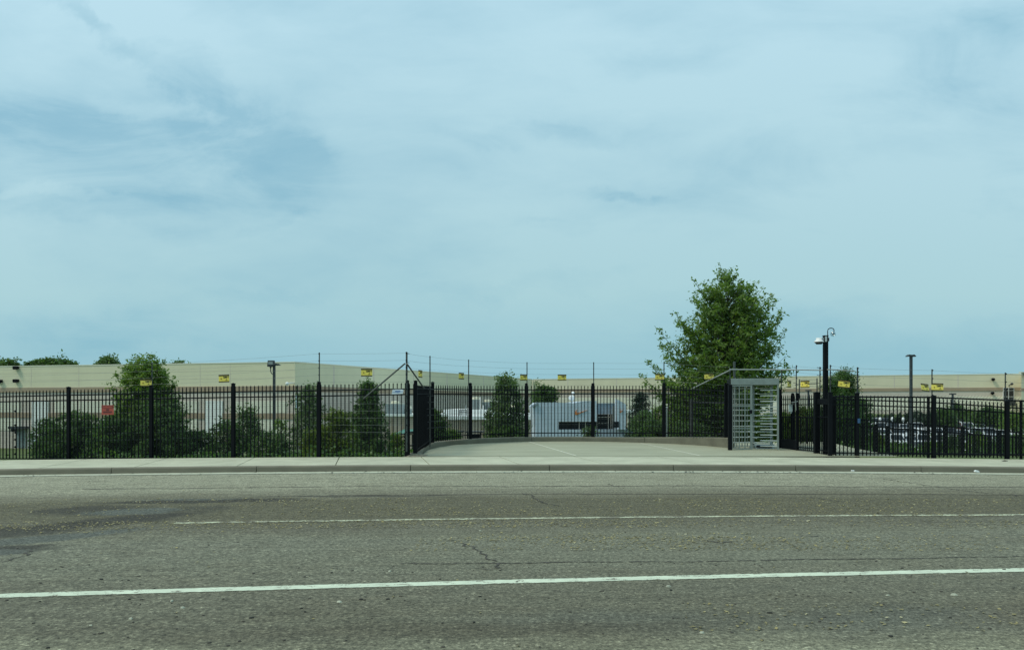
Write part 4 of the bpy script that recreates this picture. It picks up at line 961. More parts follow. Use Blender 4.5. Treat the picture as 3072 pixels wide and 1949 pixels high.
mb = MB(); mb.box(c_+Vector((-.0, -.005, -.0)), (.09, .002, .06)); mb.box(c_+Vector((0, -.005, -.07)), (.28, .002, .05)); mb.build('text_block', M['darkred'], pl)
c_ = P(1192, 1175, 21.95); bs_ = at('blue_white_sign', c_, 'tilted white and blue company sign on the left picket fence rails near the corner post', 'sign')
mb = MB(); mb.prism([P(1178, 1168, 21.85), P(1206, 1167.5, 21.85), P(1211, 1170, 21.85), P(1208, 1180.5, 21.85), P(1175, 1182, 21.85)], (0, .006, 0)); pl = mb.build('sign_plate', M['signwhite'], bs_)
mb = MB(); mb.prism([P(1185.5, 1171, 21.846), P(1201, 1170.5, 21.846), P(1201.5, 1176, 21.846), P(1196, 1177, 21.846), P(1193, 1178.5, 21.846), P(1190, 1177, 21.846), P(1185, 1177, 21.846)], (0, .002, 0)); mb.build('emblem', M['signblue'], pl)
mb = MB(); mb.bar(P(1177, 1176.3, 21.846), P(1185, 1176, 21.846), .001, .02); mb.bar(P(1202, 1174.5, 21.846), P(1209, 1174, 21.846), .001, .02); mb.bar(P(1179, 1170.3, 21.846), P(1185, 1169.5, 21.846), .001, .012); mb.build('stripe', M['signblue'], pl)

# ---------------------------------------------------------------- trees and shrubs
def leaf_mesh(name, cen, ln, wd, m, parent, rs, up=.35, droop=0.0):
    n = len(cen); cen = np.asarray(cen, dtype=np.float64)
    a = rs.normal(size=(n, 3)); a[:, 2] = a[:, 2]*.7-droop; a /= np.linalg.norm(a, axis=1)[:, None]
    q = rs.normal(size=(n, 3)); q[:, 2] += up; b = np.cross(a, q); b /= np.linalg.norm(b, axis=1)[:, None]
    sc = rs.uniform(.65, 1.3, size=(n, 1)); A = a*ln*.5*sc; B = b*wd*.5*sc; Nn = np.cross(a, b)*wd*.18*sc
    v = np.empty((n, 4, 3)); v[:, 0] = cen-A; v[:, 1] = cen+B+Nn; v[:, 2] = cen+A; v[:, 3] = cen-B+Nn
    off = np.array(parent['_o']); v = (v.reshape(-1, 3)-off)
    me = bpy.data.meshes.new(name); me.vertices.add(4*n); me.vertices.foreach_set('co', v.ravel())
    me.loops.add(4*n); me.loops.foreach_set('vertex_index', np.arange(4*n)); me.polygons.add(n)
    me.polygons.foreach_set('loop_start', np.arange(n)*4); me.update(calc_edges=True); me.validate()
    me.materials.append(m); o = bpy.data.objects.new(name, me); C.objects.link(o); o.parent = parent; return o
def tree(label, px, ytop, ybot, D, shape='oval', hw=60, nb=60, per=60, leaf=(.13, .055), m='leafA', seed=1, name='tree', cat='tree', group=None,
         tips=None, ybase=None, inner=.72, clump=.22, lean=0, trunk=.09, angle=.9, fill=.35, droop=0.0, sizes=(.25, 1.0), lo=.3):
    rs = np.random.RandomState(seed); b = P(px, ytop, D); zt = b.z; zc = Z(ybot, D); gz = terrain(b.x, D) if ybase is None else Z(ybase, D)
    gz = min(gz, zc-.15); root = at(name, (b.x, D, gz), label, cat, group)
    k = D/F; Rm = hw*k; H = zt-zc; base = np.array([b.x, D, gz]); top = np.array([b.x+lean*k, D, zt])
    mb = MB(); nseg = 7; tp = []
    for i in range(nseg+1):
        t = i/nseg; j = rs.normal(size=2)*.03*H*.3*(0 < i < nseg); tp.append(base+(top-base)*t+np.array([j[0], j[1], 0]))
    tp = np.array(tp)
    def on_trunk(z):
        t = np.clip((z-gz)/(zt-gz), 0, 1)*nseg; i = int(min(nseg-1, t)); return tp[i]+(tp[i+1]-tp[i])*(t-i)
    mb.tube([tuple(p) for p in tp], trunk, 8, .012)
    def prof(t):
        if shape == 'cone': return (1-t)**.75*.95+.05
        if shape == 'oval': return max(.06, math.sin(math.pi*min(1, (t*.86+.14)))**.7*(1-.25*t))
        if shape == 'round': return max(.1, math.sqrt(max(0, 1-(2*t-1)**2)))
        if shape == 'column': return min(1, (1-t)*3.2+.05)*min(1, t*4+.5)
        if shape == 'bush': return math.sqrt(max(0.02, 1-t**2.2))
        if shape == 'crown': return (1-t)**.36*min(1, .74+t*1.3)
        if shape == 'tear': return (1-t)**.55*min(1, .55+t*1.6)
    T = []
    if tips:
        for (tx_, ty_, dy_) in tips: q = P(tx_, ty_, D+dy_); T.append((np.array(q), True))
    ga = rs.uniform(0, 6.28)
    for i in range(nb):
        t = (i+.5)/nb; t = t**.9; az = ga+i*2.39996+rs.normal()*.3; r = Rm*prof(t)*(inner+(1.05-inner)*rs.uniform(0, 1)**.6)
        T.append((np.array([b.x+lean*k*t+r*math.cos(az), D+r*math.sin(az)*.9, zc+H*t*.97+rs.normal()*.02*H]), False))
    cen = []
    for q, sharp in T:
        tr = on_trunk(q[2]); hr = math.hypot(q[0]-tr[0], q[1]-tr[1]); z0 = max(gz+.35*(zc-gz), q[2]-hr*angle-.15*H*(0.4 if not sharp else .3)); z0 = min(z0, zt-.1*H)
        s = on_trunk(z0); mid = s+(q-s)*.5+np.array([0, 0, -.06*hr if sharp else .05*hr])+rs.normal(size=3)*.04*hr
        pts = [(1-u)**2*s+2*(1-u)*u*mid+u*u*q for u in np.linspace(0, 1, 5)]
        if hr > .15: mb.tube([tuple(p) for p in pts], max(.008, trunk*.28*min(1, hr/1.2)), 5, .004, cap=False)
        npc = max(3, int(np.linalg.norm(q-s)/(clump*1.05)))
        if sharp: npc = int(npc*1.3)
        for c in range(npc):
            u = lo+(1-lo)*(c+.5)/npc; p = (1-u)**2*s+2*(1-u)*u*mid+u*u*q
            if c == npc-1: p = q
            sp = clump*(1.05-.55*u)*rs.uniform(.7, 1.5); off = rs.normal(size=3)*sp*(.5 if sharp and u > .7 else .95)*np.array([1, 1, .75])
            if c == npc-1: off *= .2
            nn = int(per*rs.uniform(*[.45, 1.25])*(.45 if sharp and u > .75 else 1)*(1 if u > .3 else .5)); 
            cen.append((p+off)+rs.normal(size=(nn, 3))*sp*np.array([.62, .62, .5]))
    cen = np.concatenate(cen); cen = cen[cen[:, 2] > gz+.03]
    tr_ = mb.build('trunk', M['bark'], root)
    leaf_mesh('crown', cen, leaf[0], leaf[1], M[m], root, rs, droop=droop); return root
# the big oak beside the turnstile
big = tree('big loose-crowned oak rising high above the fence behind the turnstile', 2152, 828, 1235, 34, 'crown', 188, nb=150, per=30, leaf=(.175, .07), m='leafA', seed=5, trunk=.17, lean=40, clump=.27, droop=.25, inner=.45,
     tips=[(2160, 795, 0), (2159, 806, .1), (2157, 818, -.1), (2163, 812, 0), (2189, 826, .4), (2186, 838, .3), (2082, 843, -.6), (2110, 850, .5), (2290, 864, .3), (2300, 880, -.5), (2255, 862, 1), (2240, 852, 0), (2270, 850, -.5), (2315, 885, .4), (2325, 905, -.3), (2345, 945, .5), (2025, 940, -.5), (2032, 962, .5), (2353, 932, .2), (2340, 960, -.8), (1975, 990, -.3), (1980, 1020, .4), (2358, 990, .7),
           (1944, 1086, -.2), (1923, 1127, .6), (1935, 1150, .1), (2350, 1034, -.5), (2358, 1066, .3), (2371, 1115, .1), (2362, 1105, -.9), (2310, 900, .9), (2085, 900, 1.2), (2090, 880, -1.2), (2310, 920, -.9), (2000, 1050, 1), (1998, 1075, -1), (2320, 1090, 1.3), (2060, 960, -.9), (2060, 985, .9), (2080, 950, .2), (2340, 1140, .4),
           (2130, 870, -.7), (2210, 868, -.5), (2270, 900, -1), (2060, 1120, -1.5), (1990, 1140, -.6), (2320, 1020, -1.3), (2200, 855, .8), (1965, 1105, .9), (1990, 1180, .2), (2010, 1210, -.8), (2330, 1000, .9), (2150, 1100, -2.2), (2210, 1110, -2.2), (2260, 1060, -2), (2110, 1040, -2)])
G1 = 'shrubs and trees on the bank behind the left picket fence'
tree('dense leafy tree with feathery top behind the left picket fence', 440, 1076, 1330, 31, 'crown', 112, 110, 56, (.13, .055), 'leafA', 11, tips=[(447, 1066, 0), (405, 1072, .2), (415, 1080, 0), (470, 1082, .3), (493, 1083, 0), (392, 1090, 0), (520, 1130, 0), (522, 1150, .2), (332, 1155, 0), (350, 1125, 0), (375, 1110, .2), (540, 1190, 0), (548, 1215, .3)], group=G1, clump=.24)
tree('broad shrub at the foot of the feathery tree', 480, 1195, 1385, 30, 'bush', 112, 66, 66, (.12, .05), 'leafB', 12, 'shrub', 'shrub', G1)
tree('dark sprawling shrub left of the feathery tree', 235, 1236, 1385, 31, 'bush', 112, 70, 70, (.12, .05), 'leafB', 13, 'shrub', 'shrub', G1)
tree('small ragged shrub beside the second fence post from the left', 142, 1258, 1385, 31.5, 'bush', 46, 30, 48, (.12, .05), 'leafB', 14, 'shrub', 'shrub', G1, tips=[(108, 1282, 0), (96, 1300, 0), (92, 1318, 0), (120, 1266, 0)])
tree('low dark shrub filling the gap right of the red sign', 345, 1250, 1390, 29.5, 'bush', 80, 46, 70, (.12, .05), 'leafB', 15, 'shrub', 'shrub', G1)
tree('low shrub between the feathery tree and the pointed sapling', 592, 1290, 1390, 30.5, 'bush', 70, 44, 60, (.11, .05), 'leafB', 16, 'shrub', 'shrub', G1)
tree('pointed sapling in front of the tan stripe left of the floodlight pole', 744, 1232, 1370, 32, 'tear', 66, 56, 36, (.11, .05), 'leafB', 17, group=G1, tips=[(744, 1210, 0), (707, 1222, 0), (765, 1244, 0), (658, 1256, 0), (782, 1256, 0), (650, 1275, 0)])
tree('leafy shrub left of the pointed sapling', 680, 1262, 1390, 31, 'bush', 62, 40, 58, (.11, .05), 'leafB', 18, 'shrub', 'shrub', G1)
tree('sparse sapling just right of the floodlight pole', 842, 1258, 1365, 33, 'oval', 28, 22, 22, (.11, .05), 'leafA', 19, group=G1)
tree('dark low shrub at the foot of the floodlight pole', 812, 1300, 1395, 31, 'bush', 78, 42, 60, (.11, .05), 'leafB', 20, 'shrub', 'shrub', G1)
tree('slim airy tree behind the fence post left of the yellow-green bush', 925, 1158, 1370, 33, 'oval', 56, 66, 32, (.12, .055), 'leafE', 21, group=G1, tips=[(925, 1156, 0), (905, 1190, 0), (962, 1200, 0), (975, 1225, 0), (895, 1240, 0)])
tree('yellow-green bush between the airy tree and the dark conical tree', 1008, 1232, 1392, 32, 'bush', 66, 50, 60, (.12, .055), 'leafC', 22, 'shrub', 'shrub', G1)
tree('yellow-green bush against the fence post in front of the airy tree', 940, 1290, 1392, 31.5, 'bush', 46, 30, 52, (.12, .055), 'leafC', 221, 'shrub', 'shrub', G1)
tree('dark conical tree with a pale tip left of the corner post', 1106, 1140, 1362, 38, 'cone', 76, 110, 50, (.13, .055), 'leafB', 23, group=G1, tips=[(1105, 1132, 0), (1098, 1150, 0), (1116, 1160, 0), (1048, 1235, 0), (1150, 1215, 0)])
tree('green shrub seen under the green canopy', 1188, 1300, 1375, 42, 'bush', 26, 26, 40, (.13, .06), 'leafC', 24, 'shrub', 'shrub', G1)
G2 = 'trees and shrubs beyond the curved fence'
tree('dark bushy tree just right of the side-on fence panel', 1302, 1232, 1345, 36, 'oval', 42, 54, 60, (.13, .06), 'leafB', 25, group=G2)
tree('low shrub right of the bushy tree, below the brick wall', 1352, 1292, 1345, 40, 'bush', 28, 26, 50, (.13, .06), 'leafA', 251, 'shrub', 'shrub', G2)
tree('airy upright tree with pale wind-blown leaves behind the third curved fence bay', 1518, 1124, 1345, 44, 'tear', 80, 84, 34, (.19, .085), 'leafE', 26, group=G2, clump=.28, tips=[(1522, 1119, 0), (1510, 1128, 0), (1490, 1155, 0), (1545, 1150, 0), (1462, 1240, 0), (1575, 1210, 0), (1572, 1232, 0), (1455, 1270, 0)])
tree('low dark shrub at the foot of the airy upright tree', 1520, 1275, 1345, 43, 'bush', 62, 40, 46, (.16, .07), 'leafB', 261, 'shrub', 'shrub', G2)
tree('round dark tree standing behind the pale blue building', 1633, 1158, 1222, 92, 'round', 32, 60, 60, (.3, .14), 'leafB', 27, group=G2, clump=.5, trunk=.15)
tree('small pale-leaved bush in front of the pale blue building', 1769, 1280, 1316, 40, 'oval', 15, 16, 20, (.13, .06), 'leafE', 28, 'shrub', 'shrub', G2)
tree('small dark spruce right of the pale blue building', 1922, 1174, 1320, 46, 'cone', 52, 90, 44, (.12, .04), 'leafD', 29, group=G2)
for i, (px_, yt, hw_, D, m_, lab) in enumerate([(1925, 1236, 44, 40, 'leafB', 'dark shrub below the small spruce'), (1985, 1215, 50, 42, 'leafA', 'mid green shrub right of the small spruce'), (2050, 1222, 46, 38, 'leafA', 'mid green shrub below the red object'),
        (2118, 1205, 58, 37, 'leafC', 'yellow-green shrub behind the inner gate frame'), (2165, 1225, 50, 35, 'leafB', 'dark shrub left of the turnstile post'), (1965, 1265, 60, 34, 'leafB', 'low dark shrub right of the blue building base'), (2080, 1270, 62, 33, 'leafB', 'low dark shrub along the end of the kerb wall'),
        (2225, 1235, 55, 36, 'leafC', 'yellow-green shrub seen through the turnstile cage'), (2295, 1245, 55, 37, 'leafA', 'green shrub seen through the turnstile arms'), (2350, 1240, 45, 38, 'leafA', 'green shrub behind the solid kick plate'),
        (2405, 1225, 45, 38, 'leafC', 'yellow-green shrub behind the gate leaf'), (2455, 1225, 48, 37, 'leafB', 'dark shrub left of the camera pole base')]):
    tree(lab, px_, yt, 1345, D, 'bush', hw_, 46, 52, (.13, .06), m_, 40+i, 'shrub', 'shrub', 'shrubs around the turnstile', clump=.26)
G3 = 'trees beyond the right fences'
tree('tall conical evergreen right of the camera pole', 2532, 1108, 1350, 36, 'tear', 62, 120, 70, (.10, .045), 'leafB', 60, group=G3, clump=.24, tips=[(2532, 1107, 0), (2520, 1118, 0), (2548, 1125, 0), (2498, 1132, 0), (2490, 1138, 0), (2560, 1140, 0)])
tree('rounded shoulder evergreen between the camera pole and the tall conical one', 2495, 1130, 1350, 35.5, 'oval', 40, 60, 60, (.10, .045), 'leafB', 61, group=G3, clump=.24)
tree('dark evergreen mass right of the tall conical evergreen', 2582, 1195, 1350, 37, 'oval', 40, 60, 60, (.10, .045), 'leafB', 62, group=G3, clump=.25)
tree('green bush behind the right picket fence post', 2622, 1302, 1352, 40, 'bush', 30, 30, 50, (.12, .055), 'leafC', 63, 'shrub', 'shrub', G3)
# row of clipped arborvitae at the far side of the car park
for i, px_ in enumerate((2612, 2637, 2655, 2676, 2698, 2722, 2747, 2764, 2785, 2800)):
    D = 121-i*1.5; yt = 1246-i*1.6+(i % 3)*2; w_ = 8+.3*i
    nm = ['first', 'second', 'third', 'fourth', 'fifth', 'sixth', 'seventh', 'eighth', 'ninth', 'last'][i]
    tree(f'columnar evergreen, {nm} from the left in the row at the car park', px_, yt, 1279, D, 'column', w_, 26, 24, (.26, .11), 'leafD', 80+i, group='row of columnar evergreens beyond the car park', clump=.3, trunk=.06)
for i, (px_, yt, hw_, D, m_) in enumerate([(2835, 1228, 34, 88, 'leafB'), (2868, 1215, 36, 92, 'leafB'), (2905, 1232, 32, 86, 'leafA'), (2935, 1236, 34, 90, 'leafB'), (2968, 1226, 36, 84, 'leafB'), (3000, 1232, 30, 88, 'leafB'), (3040, 1246, 34, 82, 'leafA'), (3075, 1240, 34, 84, 'leafA'), (2818, 1252, 24, 84, 'leafC')]):
    tree(['loose green tree nearest the evergreen row', 'tallest dark tree in the far grove', 'green tree left of the grove middle', 'dark tree in the middle of the grove', 'green tree just left of the last fence post', 'dark tree behind the last fence post', 'green tree under the dark wall window', 'green tree at the right edge of the photo', 'small yellow-green tree by the fence post near the T-headed pole'][i],
         px_, yt-3, 1300, D+20+(i % 3)*6, 'oval', hw_*1.05, 50, 34, (.34, .15), m_, 100+i, group='grove beyond the right end of the car park', clump=.6, trunk=.14)
for i, (px_, yt, hw_, D, m_, lab) in enumerate([(2700, 1330, 55, 55, 'leafB', 'dark shrub low behind the T-headed pole'), (2790, 1328, 34, 60, 'leafA', 'green shrub right of the T-headed pole base'), (2852, 1312, 40, 60, 'leafB', 'dark shrub below the grove at left'), (2932, 1296, 42, 62, 'leafA', 'dark shrub below the grove at middle'), (3012, 1308, 44, 60, 'leafB', 'dark shrub behind the last fence post base'), (3075, 1300, 52, 46, 'leafB', 'dark shrub at the right edge behind the fence'), (2650, 1335, 42, 50, 'leafA', 'green shrub at the near edge of the car park')]):
    tree(lab, px_, yt, 1385, D, 'bush', hw_, 44, 40, (.18, .08), m_, 120+i, 'shrub', 'shrub', 'shrubs below the car park', clump=.36)
# trees beyond the warehouse roof
for i, (px_, yt, hw_, n_, lab) in enumerate([(-10, 1086, 30, 24, 'far tree peeking over the roof at the left edge'), (32, 1082, 26, 24, 'far tree second from the left edge above the roof'), (112, 1081, 34, 30, 'left part tree of the wide dark clump above the roof'), (150, 1077, 32, 30, 'middle tree of the wide dark clump above the roof'), (192, 1079, 34, 30, 'right tree of the wide dark clump above the roof'), (325, 1073, 34, 34, 'lone far tree above the roof left of the feathery tree'), (540, 1088.5, 14, 10, 'tiny far treetop above the roof right of the feathery tree')]):
    tree(lab, px_, yt, 1135, 190, 'round', hw_, 60, 30, (.75, .34), 'leafB', 140+i, group='distant trees beyond the warehouse roof', clump=.9, trunk=.3, ybase=1270)

# ---------------------------------------------------------------- ground cover on the bank: one loose mass of leaves
rs = np.random.RandomState(3); cen = []
for (x0, x1, y0, y1, n_) in ((-22, -3.4, 24.6, 34, 9000), (-3, 9, 29.5, 36, 6000), (9.5, 22, 27.5, 40, 9000)):
    xx = rs.uniform(x0, x1, n_); yy = rs.uniform(y0, y1, n_)
    dens = np.sin(xx*1.7+yy)*.5+np.sin(xx*.6-yy*1.3)*.5; keep = dens > -.55; xx = xx[keep]; yy = yy[keep]; dens = dens[keep]
    if x0 < -20: kk = (xx > -14.5) | (rs.uniform(size=len(xx)) < .05); xx = xx[kk]; yy = yy[kk]; dens = dens[kk]
    zz_ = np.array([terrain(a, b) for a, b in zip(xx, yy)]); cen.append(np.stack([xx, yy, zz_+rs.uniform(.02, .45, len(xx))*(dens+1)*.6], 1))
cen = np.concatenate(cen); gcv = at('ground_cover', (0, 30, -1)); tag(gcv, kind='stuff')
o = leaf_mesh('ground_cover', cen, .16, .08, M['leafB'], gcv, rs); bpy.data.objects.remove(gcv); o.parent = None; o.location = (0, 30, -1); tag(o, 'loose leafy ground cover on the bank behind the fences', 'ground cover', kind='stuff')

# ---------------------------------------------------------------- car park and cars
mb = MB(); mb.add(*grid(frange(28, 95, 20), frange(78, 124, 16), lambda x, y: terrain(x, y)+.03)); o = mb.build('car_park', M['lot'], smooth=True); tag(o, kind='structure')
CARC = {'white': (.72, .74, .75), 'silver': (.42, .44, .46), 'black': (.02, .02, .023), 'blue': (.04, .07, .14), 'red': (.25, .03, .025), 'grey': (.14, .15, .16)}
for c, v in CARC.items():
    M['car_'+c] = mat('car_paint_'+c, v, .28, .25 if c != 'white' else 0, var=.03, spec=.6)
def make_car(col, suv):
    t = empty('parked_car', (0, 0, 0)); t['_o'] = [0., 0., 0.]; w = 1.82; hh = 1.0 if suv else .92; rf_ = 1.68 if suv else 1.44
    side = [(-2.3, .32), (-2.28, .72), (-1.95, hh-.05), (-1.05, hh), (1.35, hh), (2.2, hh-.04 if suv else hh-.02), (2.3, .7), (2.27, .32)]
    vs = []; n = len(side)
    for sx, ins in ((-w/2, 0), (-w/2+.0, 0), (w/2, 0)): pass
    mb = MB(); mb.prism([Vector((-w/2, y, z)) for y, z in side], (w, 0, 0)); body = mb.build('body', M['car_'+col], t, bevel=.09)
    cab = [(-1.15, hh-.02), (-.45, rf_), (1.1 if not suv else 1.7, rf_-.02), (1.85 if not suv else 2.1, hh-.02)]
    def cabin(f, s, z0=0, z1=0):
        b0 = w/2-.06; t0 = w/2-.24; m_ = MB()
        v = []
        for sg in (-1, 1):
            for i, (y, z) in enumerate(cab): v.append((sg*((b0 if i in (0, 3) else t0)+f), y+s*(-1 if i < 2 else 1), z+(z1 if i in (1, 2) else z0)))
        m_.add(v, [(0, 1, 2, 3), (7, 6, 5, 4), (0, 4, 5, 1), (1, 5, 6, 2), (2, 6, 7, 3), (3, 7, 4, 0)]); return m_
    cabin(0, 0, 0, -.03).build('windows', M['glass'], t, bevel=.03)
    mb = MB(); y0, y1 = cab[1][0], cab[2][0]; mb.prism([Vector((-w/2+.25, y0-.04, rf_-.045)), Vector((w/2-.25, y0-.04, rf_-.045)), Vector((w/2-.25, y1+.04, rf_-.06)), Vector((-w/2+.25, y1+.04, rf_-.06))], (0, 0, .07)); mb.build('roof', M['car_'+col], t, bevel=.03)
    for sx in (-1, 1):
        mb = MB(); mb.bar((sx*(w/2-.075), -1.13, hh), (sx*(w/2-.235), -.43, rf_-.02), .06); mb.bar((sx*(w/2-.07), .4, hh), (sx*(w/2-.235), .42, rf_-.02), .05); mb.bar((sx*(w/2-.075), cab[3][0], hh), (sx*(w/2-.235), cab[2][0], rf_-.02), .1); mb.build('pillar', M['car_'+col], t)
        mb = MB(); mb.box((sx*.66, -2.27, .66), (.36, .08, .14)); mb.build('headlight', M['lamp'], t, bevel=.02)
        mb = MB(); mb.box((sx*(w/2+.09), -.95, hh+.06), (.18, .1, .13)); mb.build('mirror', M['car_'+col], t, bevel=.03)
        for y in (-1.42, 1.4):
            mb = MB(); mb.tube([(sx*(w/2-.2), y, .33), (sx*(w/2+.01), y, .33)], .33, 16); wh_ = mb.build('wheel', M['tyre'], t)
            mb = MB(); mb.tube([(sx*(w/2-.05), y, .33), (sx*(w/2+.02), y, .33)], .2, 10); mb.build('rim', M['rim'], wh_)
    mb = MB(); mb.box((0, -2.29, .55), (1.0, .05, .2)); mb.build('grille', M['black'], t)
    return t
protos = {}
def car(x, y, z, rz, col, suv, label, group):
    key = (col, suv)
    if key not in protos: protos[key] = make_car(col, suv); t = protos[key]
    else: t = copy_tree(protos[key])
    t.location = (x, y, z); t.rotation_euler = (0, 0, rz); t['label'] = label; t['category'] = 'car'; t['group'] = group; return t
ORD = ['first', 'second', 'third', 'fourth', 'fifth', 'sixth', 'seventh', 'eighth', 'ninth', 'tenth', 'eleventh', 'twelfth', 'thirteenth']
rows = [('front', 86, [2640, 2690, 2765, 2812, 2890, 2972], 'white white white white white silver'),
        ('second', 93.5, [2600, 2643, 2686, 2726, 2768, 2812, 2858, 2903, 2948, 2992, 3036], 'white white white silver white white white silver white silver white'),
        ('third', 101.5, [2612, 2652, 2690, 2728, 2768, 2806, 2846, 2884, 2922, 2962, 3002, 3045], 'white silver white white white white grey white white silver white white'),
        ('fourth', 109.5, [2606, 2640, 2676, 2712, 2748, 2786, 2824, 2860, 2898, 2934, 2974, 3012], 'white white grey white white silver white red white white black silver'),
        ('back', 117.5, [2620, 2652, 2684, 2716, 2750, 2784, 2820, 2856, 2890, 2926], 'white silver white white black white white white silver white')]
rsx = random.Random(9)
for rn, y, pxs, cols in rows:
    for i, (px_, c) in enumerate(zip(pxs, cols.split())):
        x = X(px_, y); car(x, y, terrain(x, y)+.03, rsx.uniform(-.05, .05)-.25, c, (i*7+len(rn)) % 3 != 0, f'{c} car, {ORD[i]} from the left in the {rn} row of the car park', 'cars in the car park behind the right fence')
x = X(868, 66); car(x, 66, Z(1356, 66)-1.45, 1.2, 'silver', False, 'silver car low behind the left fence near the floodlight pole', 'cars behind the left fence')
for i, (px_, lab) in enumerate(((1146, 'white car low behind the fence below the dark conical tree'), (1213, 'white car at the foot of the corner post'))):
    D = 64; car(X(px_, D), D, Z(1363, D)-1.45, 1.4, 'white', False, lab, 'cars behind the left fence')

# ---------------------------------------------------------------- small things on the lower site
for i, (px_, y0) in enumerate(((1068, 1346), (1098, 1343), (1133, 1345), (1160, 1345), (1189, 1344))):
    D = 88; b = P(px_, 1371, D); t = at('bollard', (b.x, D, -4.9), f'white bollard, {ORD[i]} from the left in the row behind the left fence', 'bollard', 'white bollards behind the left fence')
    mb = MB(); mb.tube([(b.x, D, -4.9), (b.x, D, Z(y0, D))], .13, 10); mb.lathe([(.13, 0), (.10, .06), (.02, .1)], (b.x, D, Z(y0, D)), 10); mb.build('bollard_post', M['whitepaint'], t)
    mb = MB(); mb.tube([(b.x, D, Z(y0+6, D)-.12), (b.x, D, Z(y0+6, D))], .135, 10); mb.build('reflective_band', M['grey'], t)
# green canopy shelter
gcn = at('green_canopy', P(1210, 1340, 45), 'sloping green canopy on dark posts seen left of the corner post', 'canopy')
c4 = [P(1168, 1307, 44), P(1200, 1293, 44.5), P(1212, 1287, 45), P(1250, 1286, 45.5), P(1250, 1294, 44), P(1215, 1299, 43.5)]
mb = MB(); mb.prism(c4, (0, .05, -.05)); mb.prism([P(1205, 1290, 45), P(1250, 1285, 45.5), P(1262, 1292, 49), P(1215, 1296, 49)], (0, 0, -.04)); mb.build('canopy_cover', M['green'], gcn)
mb = MB(); mb.bar(P(1168, 1308, 44), P(1215, 1299.5, 43.5), .06); mb.bar(P(1215, 1299.5, 43.5), P(1250, 1293, 44), .09); mb.bar(P(1200, 1312, 44.2), P(1250, 1296, 44.2), .05); mb.build('canopy_frame', M['darkbrown'], gcn)
for px_ in (1172, 1238, 1258):
    p = P(px_, 1302, 44.5); mb = MB(); mb.tube([(p.x, p.y, terrain(p.x, p.y)), p], .05, 8); mb.build('canopy_post', M['galv'] if px_ == 1172 else M['darkbrown'], gcn)
# two dark benches / kiosks
for px0_, px1_, yt, lab in ((1366, 1385, 1293, 'narrow dark kiosk beyond the curved fence'), (1402, 1444, 1294, 'wide dark flat-roofed kiosk left of the airy upright tree')):
    D = 50; x0, x1 = X(px0_, D), X(px1_, D); gz = terrain(x0, D); t = at('kiosk', ((x0+x1)/2, D, gz), lab, 'kiosk')
    mb = MB(); mb.bb(x0-.1, x1+.1, D-.1, D+1.3, Z(yt+3.5, D), Z(yt, D)); mb.build('roof', M['darkbrown'], t)
    mb = MB(); mb.bb(x0+.02, x1-.1, D, D+1.2, gz, Z(yt+9, D)); mb.build('cabinet', M['black'], t)
    for xx in (x0+.03, x1-.12): mb = MB(); mb.bb(xx, xx+.08, D-.05, D+.03, gz, Z(yt+3.5, D)); mb.build('post', M['darkbrown'], t)
# faded red object among the shrubs
t = at('red_trailer', P(2022, 1235, 36), 'faded red metal frame half hidden among the shrubs', 'trailer')
mb = MB(); mb.prism([P(2009, 1219, 35.2), P(2014, 1219, 35.2), P(2015, 1225, 35.2), P(2035, 1226, 35.2), P(2035, 1232, 35.2), P(2010, 1232, 35.2)], (0, .5, 0)); mb.build('body', M['redthing'], t, bevel=.02)
mb = MB(); mb.bar(P(2012, 1232, 35.3), P(2012, 1330, 35.3), .05); mb.bar(P(2032, 1232, 35.3), P(2032, 1330, 35.3), .05); mb.build('leg', M['darkbrown'], t)
# pale marker post behind the fence near the red frame
t = at('marker_post', P(2000, 1310, 29.4), 'slim pale marker post just right of a curved fence post', 'post'); p = P(2000, 1222, 29.4)
mb = MB(); mb.bb(p.x-.03, p.x+.03, 29.38, 29.42, -.4, p.z); mb.build('shaft', M['galv'], t); mb = MB(); mb.bb(p.x-.04, p.x+.04, 29.37, 29.43, p.z, p.z+.03); mb.build('cap', M['whitepaint'], t)
# small white lamps on the slope of the car park
for i, (px_, py_) in enumerate(((2641, 1258), (2677, 1257), (2710, 1258), (2746, 1260))):
    D = 112; p = P(px_, py_, D); t = at('globe_lamp', (p.x, D, terrain(p.x, D)), f'small white post lamp, {ORD[i]} from the left before the evergreen row', 'post lamp', 'white post lamps before the evergreen row')
    mb = MB(); mb.tube([(p.x, D, terrain(p.x, D)), (p.x, D, p.z-.3)], .06, 8); mb.build('pole', M['whitepaint'], t); mb = MB(); mb.lathe([(.02, -.3), (.2, -.15), (.24, .1), (.15, .3), (.02, .36)], p, 12); mb.build('lamp_globe', M['whitepaint'], t, smooth=True)

# ---------------------------------------------------------------- litter
def litter(name, label, px, py, D, pts, m, th=.02):
    mb = MB(); mb.prism([P(px+a, py+b, D) for a, b in pts], (0, .06, 0)); o = mb.build(name, M[m], None, bevel=.006); tag(o, label, 'litter'); return o
litter('paper_cup', 'crushed white cup lying in the gutter at right', 2932, 1413, 18.95, [(-7, 2), (-6, -2), (-3, -3.5), (3, -2.5), (9, 2.5), (2, 3.2)], 'whitepaint')
litter('paper_scrap', 'small white paper scrap in the gutter right of the camera pole', 2560, 1411, 18.95, [(-5, 1.5), (-3, -1.5), (0, -.6), (3, -1.2), (5, 1), (0, 2)], 'whitepaint')
litter('rubber_strip', 'dark strip lying on the pavement at the far right', 3015, 1381.5, 21.2, [(-9, -.5), (-3, .0), (1, -1.5), (9, -.8), (9, .8), (-4, 1.4)], 'black')
litter('dry_leaf', 'dark dry leaf on the pavement left of centre', 908, 1394, 19.9, [(-3, .6), (0, -.8), (3, .3), (0, 1.2)], 'darkbrown')
rs = np.random.RandomState(21)
